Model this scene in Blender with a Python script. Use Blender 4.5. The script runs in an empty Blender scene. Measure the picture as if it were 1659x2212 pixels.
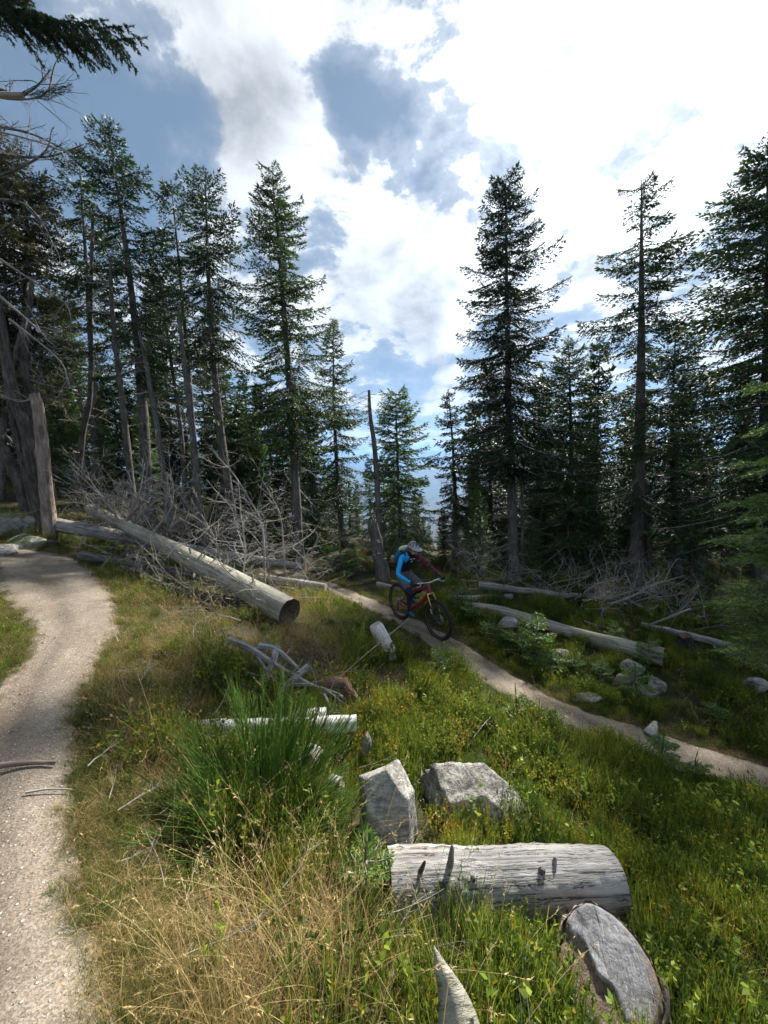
import bpy, bmesh, math, random
import numpy as np
from mathutils import Vector, Matrix

SC = bpy.context.scene
COL = SC.collection
R = math.radians
rng = np.random.default_rng(7)

# ------------------------------------------------------------------ camera
F = 850.0                      # focal length in units of a 1659 x 2212 picture
PITCH, ROLL = R(6.4), R(2.4)
_f = np.array([0, math.cos(PITCH), -math.sin(PITCH)])
_u0 = np.array([0, math.sin(PITCH), math.cos(PITCH)])
_r0 = np.array([1.0, 0, 0])
_r = _r0 * math.cos(ROLL) - _u0 * math.sin(ROLL)
_u = _u0 * math.cos(ROLL) + _r0 * math.sin(ROLL)
cam = bpy.data.cameras.new('camera')
camo = bpy.data.objects.new('camera', cam)
COL.objects.link(camo)
cam.sensor_fit = 'VERTICAL'
cam.sensor_height = 24.0
cam.lens = 24.0 * F / 2212.0
cam.clip_start = 0.05
cam.clip_end = 60000
camo.matrix_world = Matrix(((_r[0], _u[0], -_f[0], 0), (_r[1], _u[1], -_f[1], 0), (_r[2], _u[2], -_f[2], 0), (0, 0, 0, 1)))
SC.camera = camo

def ray(u, v):
    d = _f + _r * ((u - 829.5) / F) - _u * ((v - 1106.0) / F)
    return d
def at(u, v, y):
    """world point on the sight line through (u, v) at distance y ahead"""
    d = ray(u, v)
    return d * (y / d[1])
def atz(u, v, z):
    d = ray(u, v)
    return d * (z / d[2])
def proj(P):
    P = np.asarray(P, float)
    zc = P @ _f
    return 829.5 + F * (P @ _r) / zc, 1106.0 - F * (P @ _u) / zc, zc

# ------------------------------------------------------------------ sun, sky, exposure
SUND = ray(1385, 60); SUND = SUND / np.linalg.norm(SUND)
SUN_EL = math.asin(SUND[2]); SUN_AZ = math.atan2(SUND[0], SUND[1])
sun = bpy.data.lights.new('sun', 'SUN')
sun.energy = 2.9
sun.angle = R(2.2)
sun.color = (1.0, 0.93, 0.82)
suno = bpy.data.objects.new('sun', sun)
COL.objects.link(suno)
suno.rotation_euler = Vector(SUND).to_track_quat('Z', 'Y').to_euler()

W = bpy.data.worlds.new('World'); SC.world = W; W.use_nodes = True
wn = W.node_tree; wn.nodes.clear()
def nd(nt, t, **k):
    n = nt.nodes.new(t)
    for a, b in k.items():
        if a == 'inp':
            for i, x in b.items():
                n.inputs[i].default_value = x
        else:
            setattr(n, a, b)
    return n
def lk(nt, a, b): nt.links.new(a, b)
class G:
    """tiny node-graph writer"""
    def __init__(s, nt): s.nt = nt
    def _in(s, n, i, x):
        if hasattr(x, 'is_linked') or isinstance(x, bpy.types.NodeSocket): lk(s.nt, x, n.inputs[i])
        elif x is not None: n.inputs[i].default_value = x
    def math(s, op, a, b=None, c=None, clamp=False):
        n = nd(s.nt, 'ShaderNodeMath', operation=op, use_clamp=clamp)
        s._in(n, 0, a); s._in(n, 1, b); s._in(n, 2, c); return n.outputs[0]
    def vm(s, op, a, b=None, scale=None):
        n = nd(s.nt, 'ShaderNodeVectorMath', operation=op)
        s._in(n, 0, a); s._in(n, 1, b)
        if scale is not None: s._in(n, 3, scale)
        return n.outputs['Value'] if op in ('DOT_PRODUCT', 'LENGTH', 'DISTANCE') else n.outputs[0]
    def noise(s, vec, scale, detail=4, rough=0.55, dist=0.0, col=False):
        n = nd(s.nt, 'ShaderNodeTexNoise')
        s._in(n, 'Vector', vec); s._in(n, 'Scale', scale); s._in(n, 'Detail', detail); s._in(n, 'Roughness', rough); s._in(n, 'Distortion', dist)
        return n.outputs[1 if col else 0]
    def vor(s, vec, scale, feature='F1', out=0):
        n = nd(s.nt, 'ShaderNodeTexVoronoi', feature=feature)
        s._in(n, 'Vector', vec); s._in(n, 'Scale', scale); return n.outputs[out]
    def ramp(s, fac, stops, interp='LINEAR'):
        n = nd(s.nt, 'ShaderNodeValToRGB'); s._in(n, 0, fac); cr = n.color_ramp; cr.interpolation = interp
        while len(cr.elements) < len(stops): cr.elements.new(0.5)
        for e, (p, c) in zip(cr.elements, stops):
            e.position = p
            e.color = (c, c, c, 1) if isinstance(c, (int, float)) else (*c, 1)
        return n.outputs[0]
    def mapr(s, x, a, b, c, d, smooth=True):
        n = nd(s.nt, 'ShaderNodeMapRange', interpolation_type='SMOOTHSTEP' if smooth else 'LINEAR')
        s._in(n, 0, x); s._in(n, 1, a); s._in(n, 2, b); s._in(n, 3, c); s._in(n, 4, d); return n.outputs[0]
    def mix(s, f, a, b, mode='MIX'):
        n = nd(s.nt, 'ShaderNodeMix', data_type='RGBA', blend_type=mode)
        s._in(n, 0, f)
        for i, x in ((6, a), (7, b)):
            if isinstance(x, tuple) and len(x) == 3: x = (*x, 1)
            s._in(n, i, x)
        return n.outputs[2]
    def sep(s, v):
        n = nd(s.nt, 'ShaderNodeSeparateXYZ'); s._in(n, 0, v); return n.outputs
    def comb(s, x, y, z):
        n = nd(s.nt, 'ShaderNodeCombineXYZ'); s._in(n, 0, x); s._in(n, 1, y); s._in(n, 2, z); return n.outputs[0]
    def attr(s, name, out='Vector'):
        n = nd(s.nt, 'ShaderNodeAttribute', attribute_name=name); return n.outputs[out]
    def bump(s, h, strength=0.5, dist=0.02, nrm=None):
        n = nd(s.nt, 'ShaderNodeBump'); s._in(n, 'Height', h); s._in(n, 'Strength', strength); s._in(n, 'Distance', dist)
        if nrm is not None: s._in(n, 'Normal', nrm)
        return n.outputs[0]

def build_world():
    g = G(wn)
    sky = nd(wn, 'ShaderNodeTexSky', sky_type='NISHITA', sun_disc=False)
    sky.sun_elevation = SUN_EL; sky.sun_rotation = SUN_AZ
    sky.air_density = 1.0; sky.dust_density = 1.3; sky.ozone_density = 1.0; sky.altitude = 1000
    d = nd(wn, 'ShaderNodeTexCoord').outputs['Generated']
    x, y, z = g.sep(d)
    zz = g.math('ADD', g.math('MAXIMUM', z, 0.0), 0.30)
    P = g.comb(g.math('DIVIDE', x, zz), g.math('DIVIDE', y, zz), 0.0)
    def density(off):
        Q = g.vm('ADD', P, off)
        big = g.noise(g.vm('ADD', Q, (3.1, 1.7, 0.4)), 1.05, 4, 0.55, 0.3)
        fine = g.noise(g.vm('ADD', Q, (7.3, 2.2, 1.4)), 3.6, 12, 0.62, 0.15)
        return g.math('ADD', big, g.math('MULTIPLY', g.math('SUBTRACT', fine, 0.5), 1.4)), fine
    dens, fine = density((0, 0, 0)); so = 0.11 / math.hypot(SUND[0], SUND[1])
    dens2, _f2 = density((SUND[0] * so, SUND[1] * so, 0))
    # where the photograph's larger cloud banks and blue gaps stand
    def blob(u, v, w, amp):
        c = ray(u, v); c = c / np.linalg.norm(c)
        dd = g.vm('DISTANCE', d, tuple(c))
        return g.mapr(dd, 0.0, w, amp, 0.0)
    tot = dens
    for b in ((560, 260, .42, .22), (660, 90, .3, .12), (120, 250, .38, -.22), (760, 400, .22, -.22), (420, 420, .35, -.16), (900, 240, .14, -.12),
              (900, 560, .26, .2), (1060, 180, .35, .05), (420, 150, .3, .20), (980, 60, .09, -.12), (700, 200, .14, -.06), (540, 60, .1, -.08), (1130, 330, .1, -.06), (330, 330, .16, -.1), (880, 460, .12, -.12), (780, 210, .1, -.1), (850, 640, .2, .1), (1450, 420, .62, .14), (1180, 250, .2, -.08), (640, 470, .2, .12), (350, 560, .2, .06), (80, 60, .25, .06)):
        tot = g.math('ADD', tot, blob(*b))
    mask = g.mapr(tot, 0.465, 0.595, 0.0, 1.0)
    mask = g.math('MAXIMUM', mask, g.mapr(tot, 0.32, 0.56, 0.0, 0.30))
    # relief: the side of a cloud with more cloud between it and the sun is grey
    sh = g.noise(g.vm('ADD', P, (1.3, 5.2, 2.1)), 1.5, 6, 0.6, 0.4)
    rel = g.math('MULTIPLY', g.math('SUBTRACT', dens2, dens), 2.3)
    thick = g.math('ADD', g.math('ADD', rel, 0.12), g.mapr(g.math('ADD', g.math('MULTIPLY', tot, 0.5), g.math('MULTIPLY', sh, 0.8)), 0.68, 1.05, 0.0, 0.8))
    for (u, v, w, a) in ((1150, 200, .25, .2), (830, 690, .2, .6), (935, 790, .12, .45), (1275, 455, .09, .6), (1260, 600, .09, .6), (1640, 220, .3, .6), (700, 50, .2, .3), (470, 110, .16, .25), (1000, 110, .22, .3), (820, 120, .12, .2)):
        thick = g.math('ADD', thick, g.math('MULTIPLY', blob(u, v, w, a), g.mapr(fine, .35, .65, 0.35, 1.0)))
    thick = g.math('MINIMUM', g.math('MAXIMUM', thick, 0.0), 1.0)
    cs = g.vm('DOT_PRODUCT', d, tuple(SUND))
    glow = g.math('POWER', g.math('MAXIMUM', cs, 0.0), 7.0)
    glow2 = g.math('POWER', g.math('MAXIMUM', cs, 0.0), 40.0)
    lit = g.math('ADD', g.math('ADD', 0.232, g.math('MULTIPLY', glow, 0.12)), g.math('MULTIPLY', glow2, 0.9))
    dark = g.math('ADD', 0.088, g.math('MULTIPLY', glow, 0.12))
    lum = g.math('MULTIPLY', 10.0, g.math('ADD', g.math('MULTIPLY', lit, g.math('SUBTRACT', 1.0, thick)), g.math('MULTIPLY', dark, thick)))
    cc = nd(wn, 'ShaderNodeCombineColor')
    lk(wn, g.math('MULTIPLY', lum, 0.97), cc.inputs[0]); lk(wn, g.math('MULTIPLY', lum, 1.0), cc.inputs[1]); lk(wn, g.math('MULTIPLY', lum, 1.02), cc.inputs[2])
    skyc = g.mix(1.0, sky.outputs[0], (0.19, 0.205, 0.218), 'MULTIPLY')
    skyc = g.mix(0.45, skyc, (0.64, 0.83, 1.0))
    c = g.mix(g.math('MULTIPLY', mask, 0.97), skyc, cc.outputs[0])
    bg = nd(wn, 'ShaderNodeBackground'); lk(wn, c, bg.inputs[0]); bg.inputs[1].default_value = 0.1
    o = nd(wn, 'ShaderNodeOutputWorld'); lk(wn, bg.outputs[0], o.inputs[0])
build_world()
W.cycles.sampling_method = 'MANUAL'; W.cycles.sample_map_resolution = 512
SC.view_settings.view_transform = 'Standard'; SC.view_settings.look = 'None'
SC.view_settings.exposure = 2.15; SC.view_settings.gamma = 1.0; SC.view_settings.use_curve_mapping = False
SC.cycles.use_denoising = True
SC.cycles.max_bounces = 4; SC.cycles.diffuse_bounces = 2; SC.cycles.glossy_bounces = 2; SC.cycles.transparent_max_bounces = 8; SC.cycles.transmission_bounces = 2; SC.cycles.volume_bounces = 0
SC.cycles.use_adaptive_sampling = True; SC.cycles.adaptive_threshold = 0.03

# ------------------------------------------------------------------ object helpers
class Acc:
    """collects points (with uvm = along/around coordinates and a tint), quads and triangles"""
    def __init__(s): s.v = []; s.q = []; s.t = []; s.uv = []; s.ti = []; s.n = 0; s.qm = []; s.tm = []
    def add(s, v, q=None, t=None, uv=None, tint=0.5, m=0):
        v = np.asarray(v, float).reshape(-1, 3); k = len(v)
        s.v.append(v); s.uv.append(v.copy() if uv is None else np.asarray(uv, float).reshape(-1, 3))
        s.ti.append(np.full(k, tint) if np.isscalar(tint) else np.asarray(tint, float))
        if q is not None and len(q): q = np.asarray(q, int); s.q.append(q + s.n); s.qm.append(np.full(len(q), m) if np.isscalar(m) else np.asarray(m))
        if t is not None and len(t): t = np.asarray(t, int); s.t.append(t + s.n); s.tm.append(np.full(len(t), m) if np.isscalar(m) else np.asarray(m))
        s.n += k
    def arrays(s):
        z = lambda L, w, d: np.concatenate(L) if L else np.zeros((0, w) if w else (0,), d)
        return (z(s.v, 3, float), z(s.q, 4, int), z(s.t, 3, int), z(s.uv, 3, float), z(s.ti, 0, float), z(s.qm, 0, int), z(s.tm, 0, int))
    def mesh(s, name, mats, smooth=True):
        v, q, t, uv, ti, qm, tm = s.arrays()
        me = bpy.data.meshes.new(name)
        me.vertices.add(len(v)); me.vertices.foreach_set('co', v.astype(np.float32).ravel())
        nl = len(q) * 4 + len(t) * 3
        me.loops.add(nl); me.loops.foreach_set('vertex_index', np.concatenate([q.ravel(), t.ravel()]).astype(np.int32))
        me.polygons.add(len(q) + len(t))
        st = np.concatenate([np.arange(len(q)) * 4, len(q) * 4 + np.arange(len(t)) * 3]).astype(np.int32)
        me.polygons.foreach_set('loop_start', st)
        for m in (mats if isinstance(mats, (list, tuple)) else [mats]): me.materials.append(m)
        me.polygons.foreach_set('material_index', np.concatenate([qm, tm]).astype(np.int32))
        if smooth: me.polygons.foreach_set('use_smooth', np.ones(len(q) + len(t), bool))
        a = me.attributes.new('uvm', 'FLOAT_VECTOR', 'POINT'); a.data.foreach_set('vector', uv.astype(np.float32).ravel())
        a = me.attributes.new('tint', 'FLOAT', 'POINT'); a.data.foreach_set('value', ti.astype(np.float32))
        me.update(calc_edges=True)
        return me
    def build(s, name, mats, parent=None, smooth=True, origin=None):
        if origin is not None:
            s.v = [x - np.asarray(origin) for x in s.v]
        o = bpy.data.objects.new(name, s.mesh(name, mats, smooth)); COL.objects.link(o)
        if origin is not None: o.location = origin
        if parent is not None: o.parent = parent
        return o

def tag(o, label=None, cat=None, group=None, kind=None):
    if label: o['label'] = label
    if cat: o['category'] = cat
    if group: o['group'] = group
    if kind: o['kind'] = kind
    return o
def thing(name, loc, label, cat, group=None, rz=0):
    o = bpy.data.objects.new(name, None); COL.objects.link(o); o.empty_display_size = 0.1
    o.location = loc; o.rotation_euler = (0, 0, rz)
    return tag(o, label, cat, group)
def copy_tree(o, parent=None):
    c = o.copy(); COL.objects.link(c)
    if parent is not None: c.parent = parent
    for ch in o.children: copy_tree(ch, c)
    return c

def frames(P):
    P = np.asarray(P, float)
    T = np.gradient(P, axis=0); T /= np.linalg.norm(T, axis=1)[:, None] + 1e-9
    up = np.array([0, 0, 1.0]) if abs(T[0][2]) < 0.9 else np.array([1.0, 0, 0])
    N = []; n = np.cross(T[0], up); n /= np.linalg.norm(n)
    for t in T:
        n = n - t * np.dot(n, t); n /= np.linalg.norm(n) + 1e-9; N.append(n)
    N = np.array(N); B = np.cross(T, N)
    return T, N, B
def tube(acc, P, rad, n=8, m=0, cap=(False, False), capm=None, rough=0.0, tint=0.5, closed=False, seed=0, capdip=0.0):
    P = np.asarray(P, float); k = len(P); rad = np.broadcast_to(np.asarray(rad, float), (k,))
    T, N, B = frames(P)
    if closed:
        T = np.roll(P, -1, 0) - np.roll(P, 1, 0); T /= np.linalg.norm(T, axis=1)[:, None]
        c = P.mean(0); N = P - c; N /= np.linalg.norm(N, axis=1)[:, None]; B = np.cross(T, N)
    a = np.arange(n) * 2 * math.pi / n
    L = np.concatenate([[0], np.cumsum(np.linalg.norm(np.diff(P, axis=0), axis=1))])
    rr = rad[:, None] * np.ones(n)[None]
    if rough:
        r2 = np.random.default_rng(seed + 11); ph = r2.uniform(0, 6.28, 6); am = r2.normal(0, 1, 6)
        e = sum(am[j] * np.sin((j + 2) * a[None, :] + ph[j] + L[:, None] * (0.7 + j) * 1.5) for j in range(6)) / 4
        rr = rr * (1 + rough * e + rough * 0.6 * r2.normal(0, 1, rr.shape))
    ca, sa = np.cos(a), np.sin(a)
    V = P[:, None] + N[:, None] * (rr * ca)[..., None] + B[:, None] * (rr * sa)[..., None]
    uv = np.stack([np.broadcast_to(L[:, None], rr.shape), rr * ca, rr * sa], -1)
    i = np.arange(k if closed else k - 1)[:, None] * n; j = np.arange(n)[None]
    j2 = (j + 1) % n; i2 = (i + n) % (k * n)
    q = np.stack([i + j, i + j2, i2 + j2, i2 + j], -1).reshape(-1, 4)
    acc.add(V.reshape(-1, 3), q=q, uv=uv.reshape(-1, 3), tint=tint, m=m)
    for e, on in enumerate(cap):
        if on:
            ring = V[0 if e == 0 else -1]; c = ring.mean(0); s = -1 if e == 0 else 1
            tt = T[0 if e == 0 else -1]
            rings = [ring] + [c + (ring - c) * f + tt * s * (-capdip) * (1 - f) for f in (.97, .66, .33)]
            vv = np.concatenate(rings + [[c - tt * s * capdip]])
            r0 = rr[0 if e == 0 else -1]
            uu = np.concatenate([np.stack([np.zeros(n) + s * 9.0, r0 * f * ca, r0 * f * sa], -1) for f in (1, .97, .66, .33)] + [[[s * 9.0, 0, 0]]])
            Q = []; 
            for w in range(3):
                for x in range(n):
                    y = (x + 1) % n
                    f = [w * n + x, w * n + y, (w + 1) * n + y, (w + 1) * n + x]
                    Q.append(f if s > 0 else f[::-1])
            tr = [[3 * n + x, 3 * n + (x + 1) % n, 4 * n] if s > 0 else [3 * n + (x + 1) % n, 3 * n + x, 4 * n] for x in range(n)]
            acc.add(vv, q=Q, t=tr, uv=uu, tint=tint, m=(m if capm is None else capm))
def spline(P, k=12):
    """smooth polyline through the points"""
    P = np.asarray(P, float)
    if len(P) == 2:
        t = np.linspace(0, 1, k)[:, None]; return P[0] * (1 - t) + P[1] * t
    Q = np.vstack([2 * P[0] - P[1], P, 2 * P[-1] - P[-2]]); out = []
    per = max(2, int(math.ceil(k / (len(P) - 1))))
    for i in range(1, len(Q) - 2):
        for t in np.linspace(0, 1, per, endpoint=False):
            a, b, c, d = Q[i - 1], Q[i], Q[i + 1], Q[i + 2]
            out.append(0.5 * (2 * b + (c - a) * t + (2 * a - 5 * b + 4 * c - d) * t * t + (3 * b - a - 3 * c + d) * t ** 3))
    out.append(P[-1]); return np.array(out)
def box_bev(acc, size, M=None, bev=0.2, m=0):
    """box with rounded edges (superellipsoid), size = full extents"""
    nu, nv = 12, 8; V = []
    for i in range(nv + 1):
        ph = -math.pi / 2 + math.pi * i / nv
        for j in range(nu):
            th = 2 * math.pi * j / nu + math.pi / nu
            f = lambda w: math.copysign(abs(w) ** bev, w)
            V.append((f(math.cos(ph)) * f(math.cos(th)) * size[0] / 2, f(math.cos(ph)) * f(math.sin(th)) * size[1] / 2, f(math.sin(ph)) * size[2] / 2))
    V = np.array(V)
    if M is not None: V = V @ np.array(M)[:3, :3].T + np.array(M)[:3, 3]
    q = [[i * nu + j, i * nu + (j + 1) % nu, (i + 1) * nu + (j + 1) % nu, (i + 1) * nu + j] for i in range(nv) for j in range(nu)]
    acc.add(V, q=q, m=m)

# value noise
def _h(i, j, k, s):
    x = np.sin(i * 127.1 + j * 311.7 + k * 74.7 + s * 19.19) * 43758.5453
    return x - np.floor(x)
def vnoise(p, s=0):
    p = np.asarray(p, float); i = np.floor(p); f = p - i; f = f * f * (3 - 2 * f); r = 0
    for a in (0, 1):
        for b in (0, 1):
            for c in (0, 1):
                w = (f[..., 0] if a else 1 - f[..., 0]) * (f[..., 1] if b else 1 - f[..., 1]) * (f[..., 2] if c else 1 - f[..., 2])
                r = r + w * _h(i[..., 0] + a, i[..., 1] + b, i[..., 2] + c, s)
    return r
def fbm(p, o=4, s=0):
    p = np.asarray(p, float); r = 0; a = 0.5
    for k in range(o): r = r + a * vnoise(p * 2 ** k, s + k); a *= 0.5
    return r
def fb2(x, y, sc, o=3, s=0):
    return fbm(np.stack([x * sc, y * sc, np.zeros_like(x) + 0.37], -1), o, s) - 0.47

# ------------------------------------------------------------------ materials
MT = {}
def mat(name, fn):
    m = bpy.data.materials.new(name); m.use_nodes = True; nt = m.node_tree; nt.nodes.clear()
    g = G(nt); o = nd(nt, 'ShaderNodeOutputMaterial'); b = nd(nt, 'ShaderNodeBsdfPrincipled')
    b.inputs['Specular IOR Level'].default_value = 0.25; b.inputs['Roughness'].default_value = 0.8
    lk(nt, b.outputs[0], o.inputs[0])
    fn(g, b, o); MT[name] = m; return m
def plain(name, col, rough=0.6, metal=0.0, spec=0.3, var=0.25, scale=30.0):
    def fn(g, b, o):
        tc = nd(g.nt, 'ShaderNodeTexCoord').outputs['Object']
        n = g.noise(tc, scale, 4, 0.6)
        c = g.mix(g.mapr(n, .3, .7, 0, 1), tuple(x * (1 - var) for x in col), tuple(min(1, x * (1 + var)) for x in col))
        lk(g.nt, c, b.inputs['Base Color']); b.inputs['Roughness'].default_value = rough; b.inputs['Metallic'].default_value = metal; b.inputs['Specular IOR Level'].default_value = spec
    return mat(name, fn)
def leafy(name, stops, trans=0.35, rnd=0.35, rough=0.55, nsc=0.8):
    """thin foliage: colour by tint + per-object random + patches, some light passes through"""
    def fn(g, b, o):
        ti = g.attr('tint', 'Fac'); oi = nd(g.nt, 'ShaderNodeObjectInfo')
        geo = nd(g.nt, 'ShaderNodeNewGeometry').outputs['Position']
        n = g.noise(geo, nsc, 3, 0.5)
        f = g.math('ADD', g.math('ADD', ti, g.math('MULTIPLY', g.math('SUBTRACT', oi.outputs['Random'], .5), rnd)), g.math('MULTIPLY', g.math('SUBTRACT', n, .5), 0.6), clamp=True)
        c = g.ramp(f, stops)
        lk(g.nt, c, b.inputs['Base Color']); b.inputs['Roughness'].default_value = rough
        tr = nd(g.nt, 'ShaderNodeBsdfTranslucent'); lk(g.nt, c, tr.inputs[0])
        mx = nd(g.nt, 'ShaderNodeMixShader'); mx.inputs[0].default_value = trans
        lk(g.nt, b.outputs[0], mx.inputs[1]); lk(g.nt, tr.outputs[0], mx.inputs[2]); lk(g.nt, mx.outputs[0], o.inputs[0])
    return mat(name, fn)
def woody(name, c0, c1, c2, along=1.2, around=26.0, bump=0.6, crack=0.5, bark=False, rnd=0.0, moss=0.0):
    def fn(g, b, o):
        uv = g.attr('uvm'); s = nd(g.nt, 'ShaderNodeVectorMath', operation='MULTIPLY'); lk(g.nt, uv, s.inputs[0]); s.inputs[1].default_value = (along, around, around)
        v = s.outputs[0]
        geo = nd(g.nt, 'ShaderNodeNewGeometry').outputs['Position']
        n1 = g.noise(v, 1.0, 6, 0.6, 0.4); n2 = g.noise(geo, 3.0, 4, 0.6); n3 = g.noise(v, 3.2, 4, 0.7)
        f = g.math('ADD', g.math('MULTIPLY', n1, .7), g.math('MULTIPLY', n2, .45))
        c = g.ramp(f, [(0.38, c0), (0.56, c1), (0.74, c2)])
        cr = g.mapr(n3, 0.36, 0.42, crack, 0.0)
        c = g.mix(cr, c, tuple(x * 0.3 for x in c0))
        if moss:
            c = g.mix(g.mapr(g.noise(geo, 6.0, 5, .65), .5, .68, 0, moss), c, (.07, .09, .02))
        if rnd:
            oi = nd(g.nt, 'ShaderNodeObjectInfo'); c = g.mix(1.0, c, g.ramp(oi.outputs['Random'], [(0, 1 - rnd), (1, 1.0)]), 'MULTIPLY')
        h = g.math('SUBTRACT', g.math('ADD', n1, g.math('MULTIPLY', n3, .6)), cr)
        if bark:
            vo = g.vor(v, 1.6); h = g.math('ADD', h, vo); c = g.mix(g.mapr(vo, .1, .6, .45, 0), c, tuple(x * .45 for x in c0))
        lk(g.nt, c, b.inputs['Base Color']); lk(g.nt, g.bump(h, bump, 0.02), b.inputs['Normal'])
        b.inputs['Roughness'].default_value = 0.85; b.inputs['Specular IOR Level'].default_value = 0.2
    return mat(name, fn)
def ringed(name, c0, c1, dark, freq=230.0):
    """sawn end grain: growth rings, drying cracks, stain"""
    def fn(g, b, o):
        x, y, z = g.sep(g.attr('uvm')); p = g.comb(0.0, y, z)
        wob = g.noise(p, 9.0, 3, .5)
        r = g.math('ADD', g.vm('LENGTH', p), g.math('MULTIPLY', wob, 0.035))
        rings = g.math('SINE', g.math('MULTIPLY', r, freq * 6.28 / 2))
        c = g.mix(g.mapr(rings, -1, 1, 0, .16), c0, c1)
        c = g.mix(g.mapr(g.noise(p, 14.0, 5, .7), .5, .68, 0, .85), c, dark)
        ang = g.math('ARCTAN2', y, z); rad = g.noise(g.comb(g.math('MULTIPLY', ang, 5.0), 0.0, g.math('MULTIPLY', r, 2.0)), 1.4, 3, .6)
        ck = g.mapr(rad, .34, .40, .7, 0)
        c = g.mix(ck, c, tuple(k * .3 for k in dark))
        lk(g.nt, c, b.inputs['Base Color']); lk(g.nt, g.bump(g.math('SUBTRACT', g.math('MULTIPLY', rings, .1), ck), .4, .006), b.inputs['Normal'])
    return mat(name, fn)
def stony(name, c0, c1, c2, moss=0.0, mosscol=(.09, .11, .02)):
    def fn(g, b, o):
        tc = nd(g.nt, 'ShaderNodeTexCoord').outputs['Object']; oi = nd(g.nt, 'ShaderNodeObjectInfo')
        p = g.vm('ADD', tc, g.vm('SCALE', oi.outputs['Location'], None, 3.0))
        n1 = g.noise(p, 5.0, 6, .65, .6); n2 = g.noise(p, 38.0, 5, .75); n3 = g.noise(p, 130.0, 3, .6)
        st = g.noise(g.vm('MULTIPLY', p, (6.0, 9.0, 34.0)), 1.0, 5, .6, .8)
        f = g.math('ADD', g.math('ADD', g.math('MULTIPLY', n1, .45), g.math('MULTIPLY', n2, .32)), g.math('MULTIPLY', st, .32))
        c = g.ramp(f, [(.45, c0), (.53, c1), (.605, c2)])
        c = g.mix(g.mapr(n3, .60, .72, 0, .8), c, (.05, .048, .045))
        c = g.mix(g.mapr(g.noise(p, 9.0, 4, .7), .55, .64, 0, .6), c, (.40, .40, .33))
        if moss:
            nz = g.sep(nd(g.nt, 'ShaderNodeNewGeometry').outputs['Normal'])[2]
            mm = g.mapr(g.math('ADD', g.noise(p, 7.0, 5, .6), g.math('MULTIPLY', nz, .22)), .55, .72, 0, moss)
            c = g.mix(mm, c, mosscol)
        lk(g.nt, c, b.inputs['Base Color'])
        h = g.math('ADD', g.math('ADD', g.math('MULTIPLY', st, .7), n1), g.math('MULTIPLY', n2, .5)); lk(g.nt, g.bump(h, 1.0, .06), b.inputs['Normal'])
        b.inputs['Roughness'].default_value = .9
    return mat(name, fn)

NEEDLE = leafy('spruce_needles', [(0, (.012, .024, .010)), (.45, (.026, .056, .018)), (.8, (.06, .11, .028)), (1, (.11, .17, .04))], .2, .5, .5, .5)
NEEDLE_L = leafy('spruce_needles_pale', [(0, (.035, .07, .026)), (.5, (.07, .145, .03)), (1, (.16, .26, .055))], .34, .3, .5, 1.2)
NEEDLE_B = leafy('spruce_needles_browning', [(0, (.02, .026, .012)), (.5, (.042, .055, .02)), (1, (.085, .075, .028))], .22, .4, .6, .6)
BARK = woody('spruce_bark', (.06, .056, .052), (.14, .13, .122), (.25, .235, .22), 3.5, 22, .9, .5, True, .3)
BARK_D = woody('dark_bark', (.035, .03, .027), (.09, .078, .07), (.18, .16, .15), 3.0, 18, 1.0, .6, True)
BARK_P = woody('peeling_bark', (.12, .09, .075), (.28, .22, .185), (.45, .40, .36), 2.2, 16, .8, .6, True)
TWIG = woody('dead_twigs', (.12, .11, .10), (.30, .285, .265), (.50, .48, .45), 2, 60, .2, .2, False, .3)
WOOD = woody('silver_wood', (.10, .10, .108), (.25, .245, .24), (.46, .45, .43), .7, 24, .9, .7)
WOOD_G = woody('greenish_wood', (.14, .135, .10), (.29, .28, .23), (.46, .45, .40), 2.0, 24, .7, .6, False, 0, .35)
WOOD_W = woody('bleached_wood', (.46, .44, .41), (.66, .64, .61), (.82, .81, .79), 1.5, 28, .5, .5)
WOOD_D = woody('charred_wood', (.018, .016, .015), (.045, .04, .036), (.12, .105, .095), 2, 22, 1.0, .7, True)
END = ringed('end_grain', (.44, .41, .37), (.30, .27, .24), (.13, .105, .085))
END_D = ringed('dark_end_grain', (.10, .07, .05), (.06, .042, .03), (.02, .015, .012))
END_G = ringed('grey_end_grain', (.40, .42, .44), (.29, .30, .32), (.13, .125, .13), 260)
ROT = woody('rotten_wood', (.05, .03, .022), (.14, .088, .06), (.26, .18, .125), 5, 30, 1.0, .6)
STONE = stony('granite', (.09, .086, .08), (.24, .232, .215), (.46, .45, .42))
STONE_P = stony('pale_granite', (.20, .195, .18), (.37, .36, .335), (.58, .57, .53))
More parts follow.
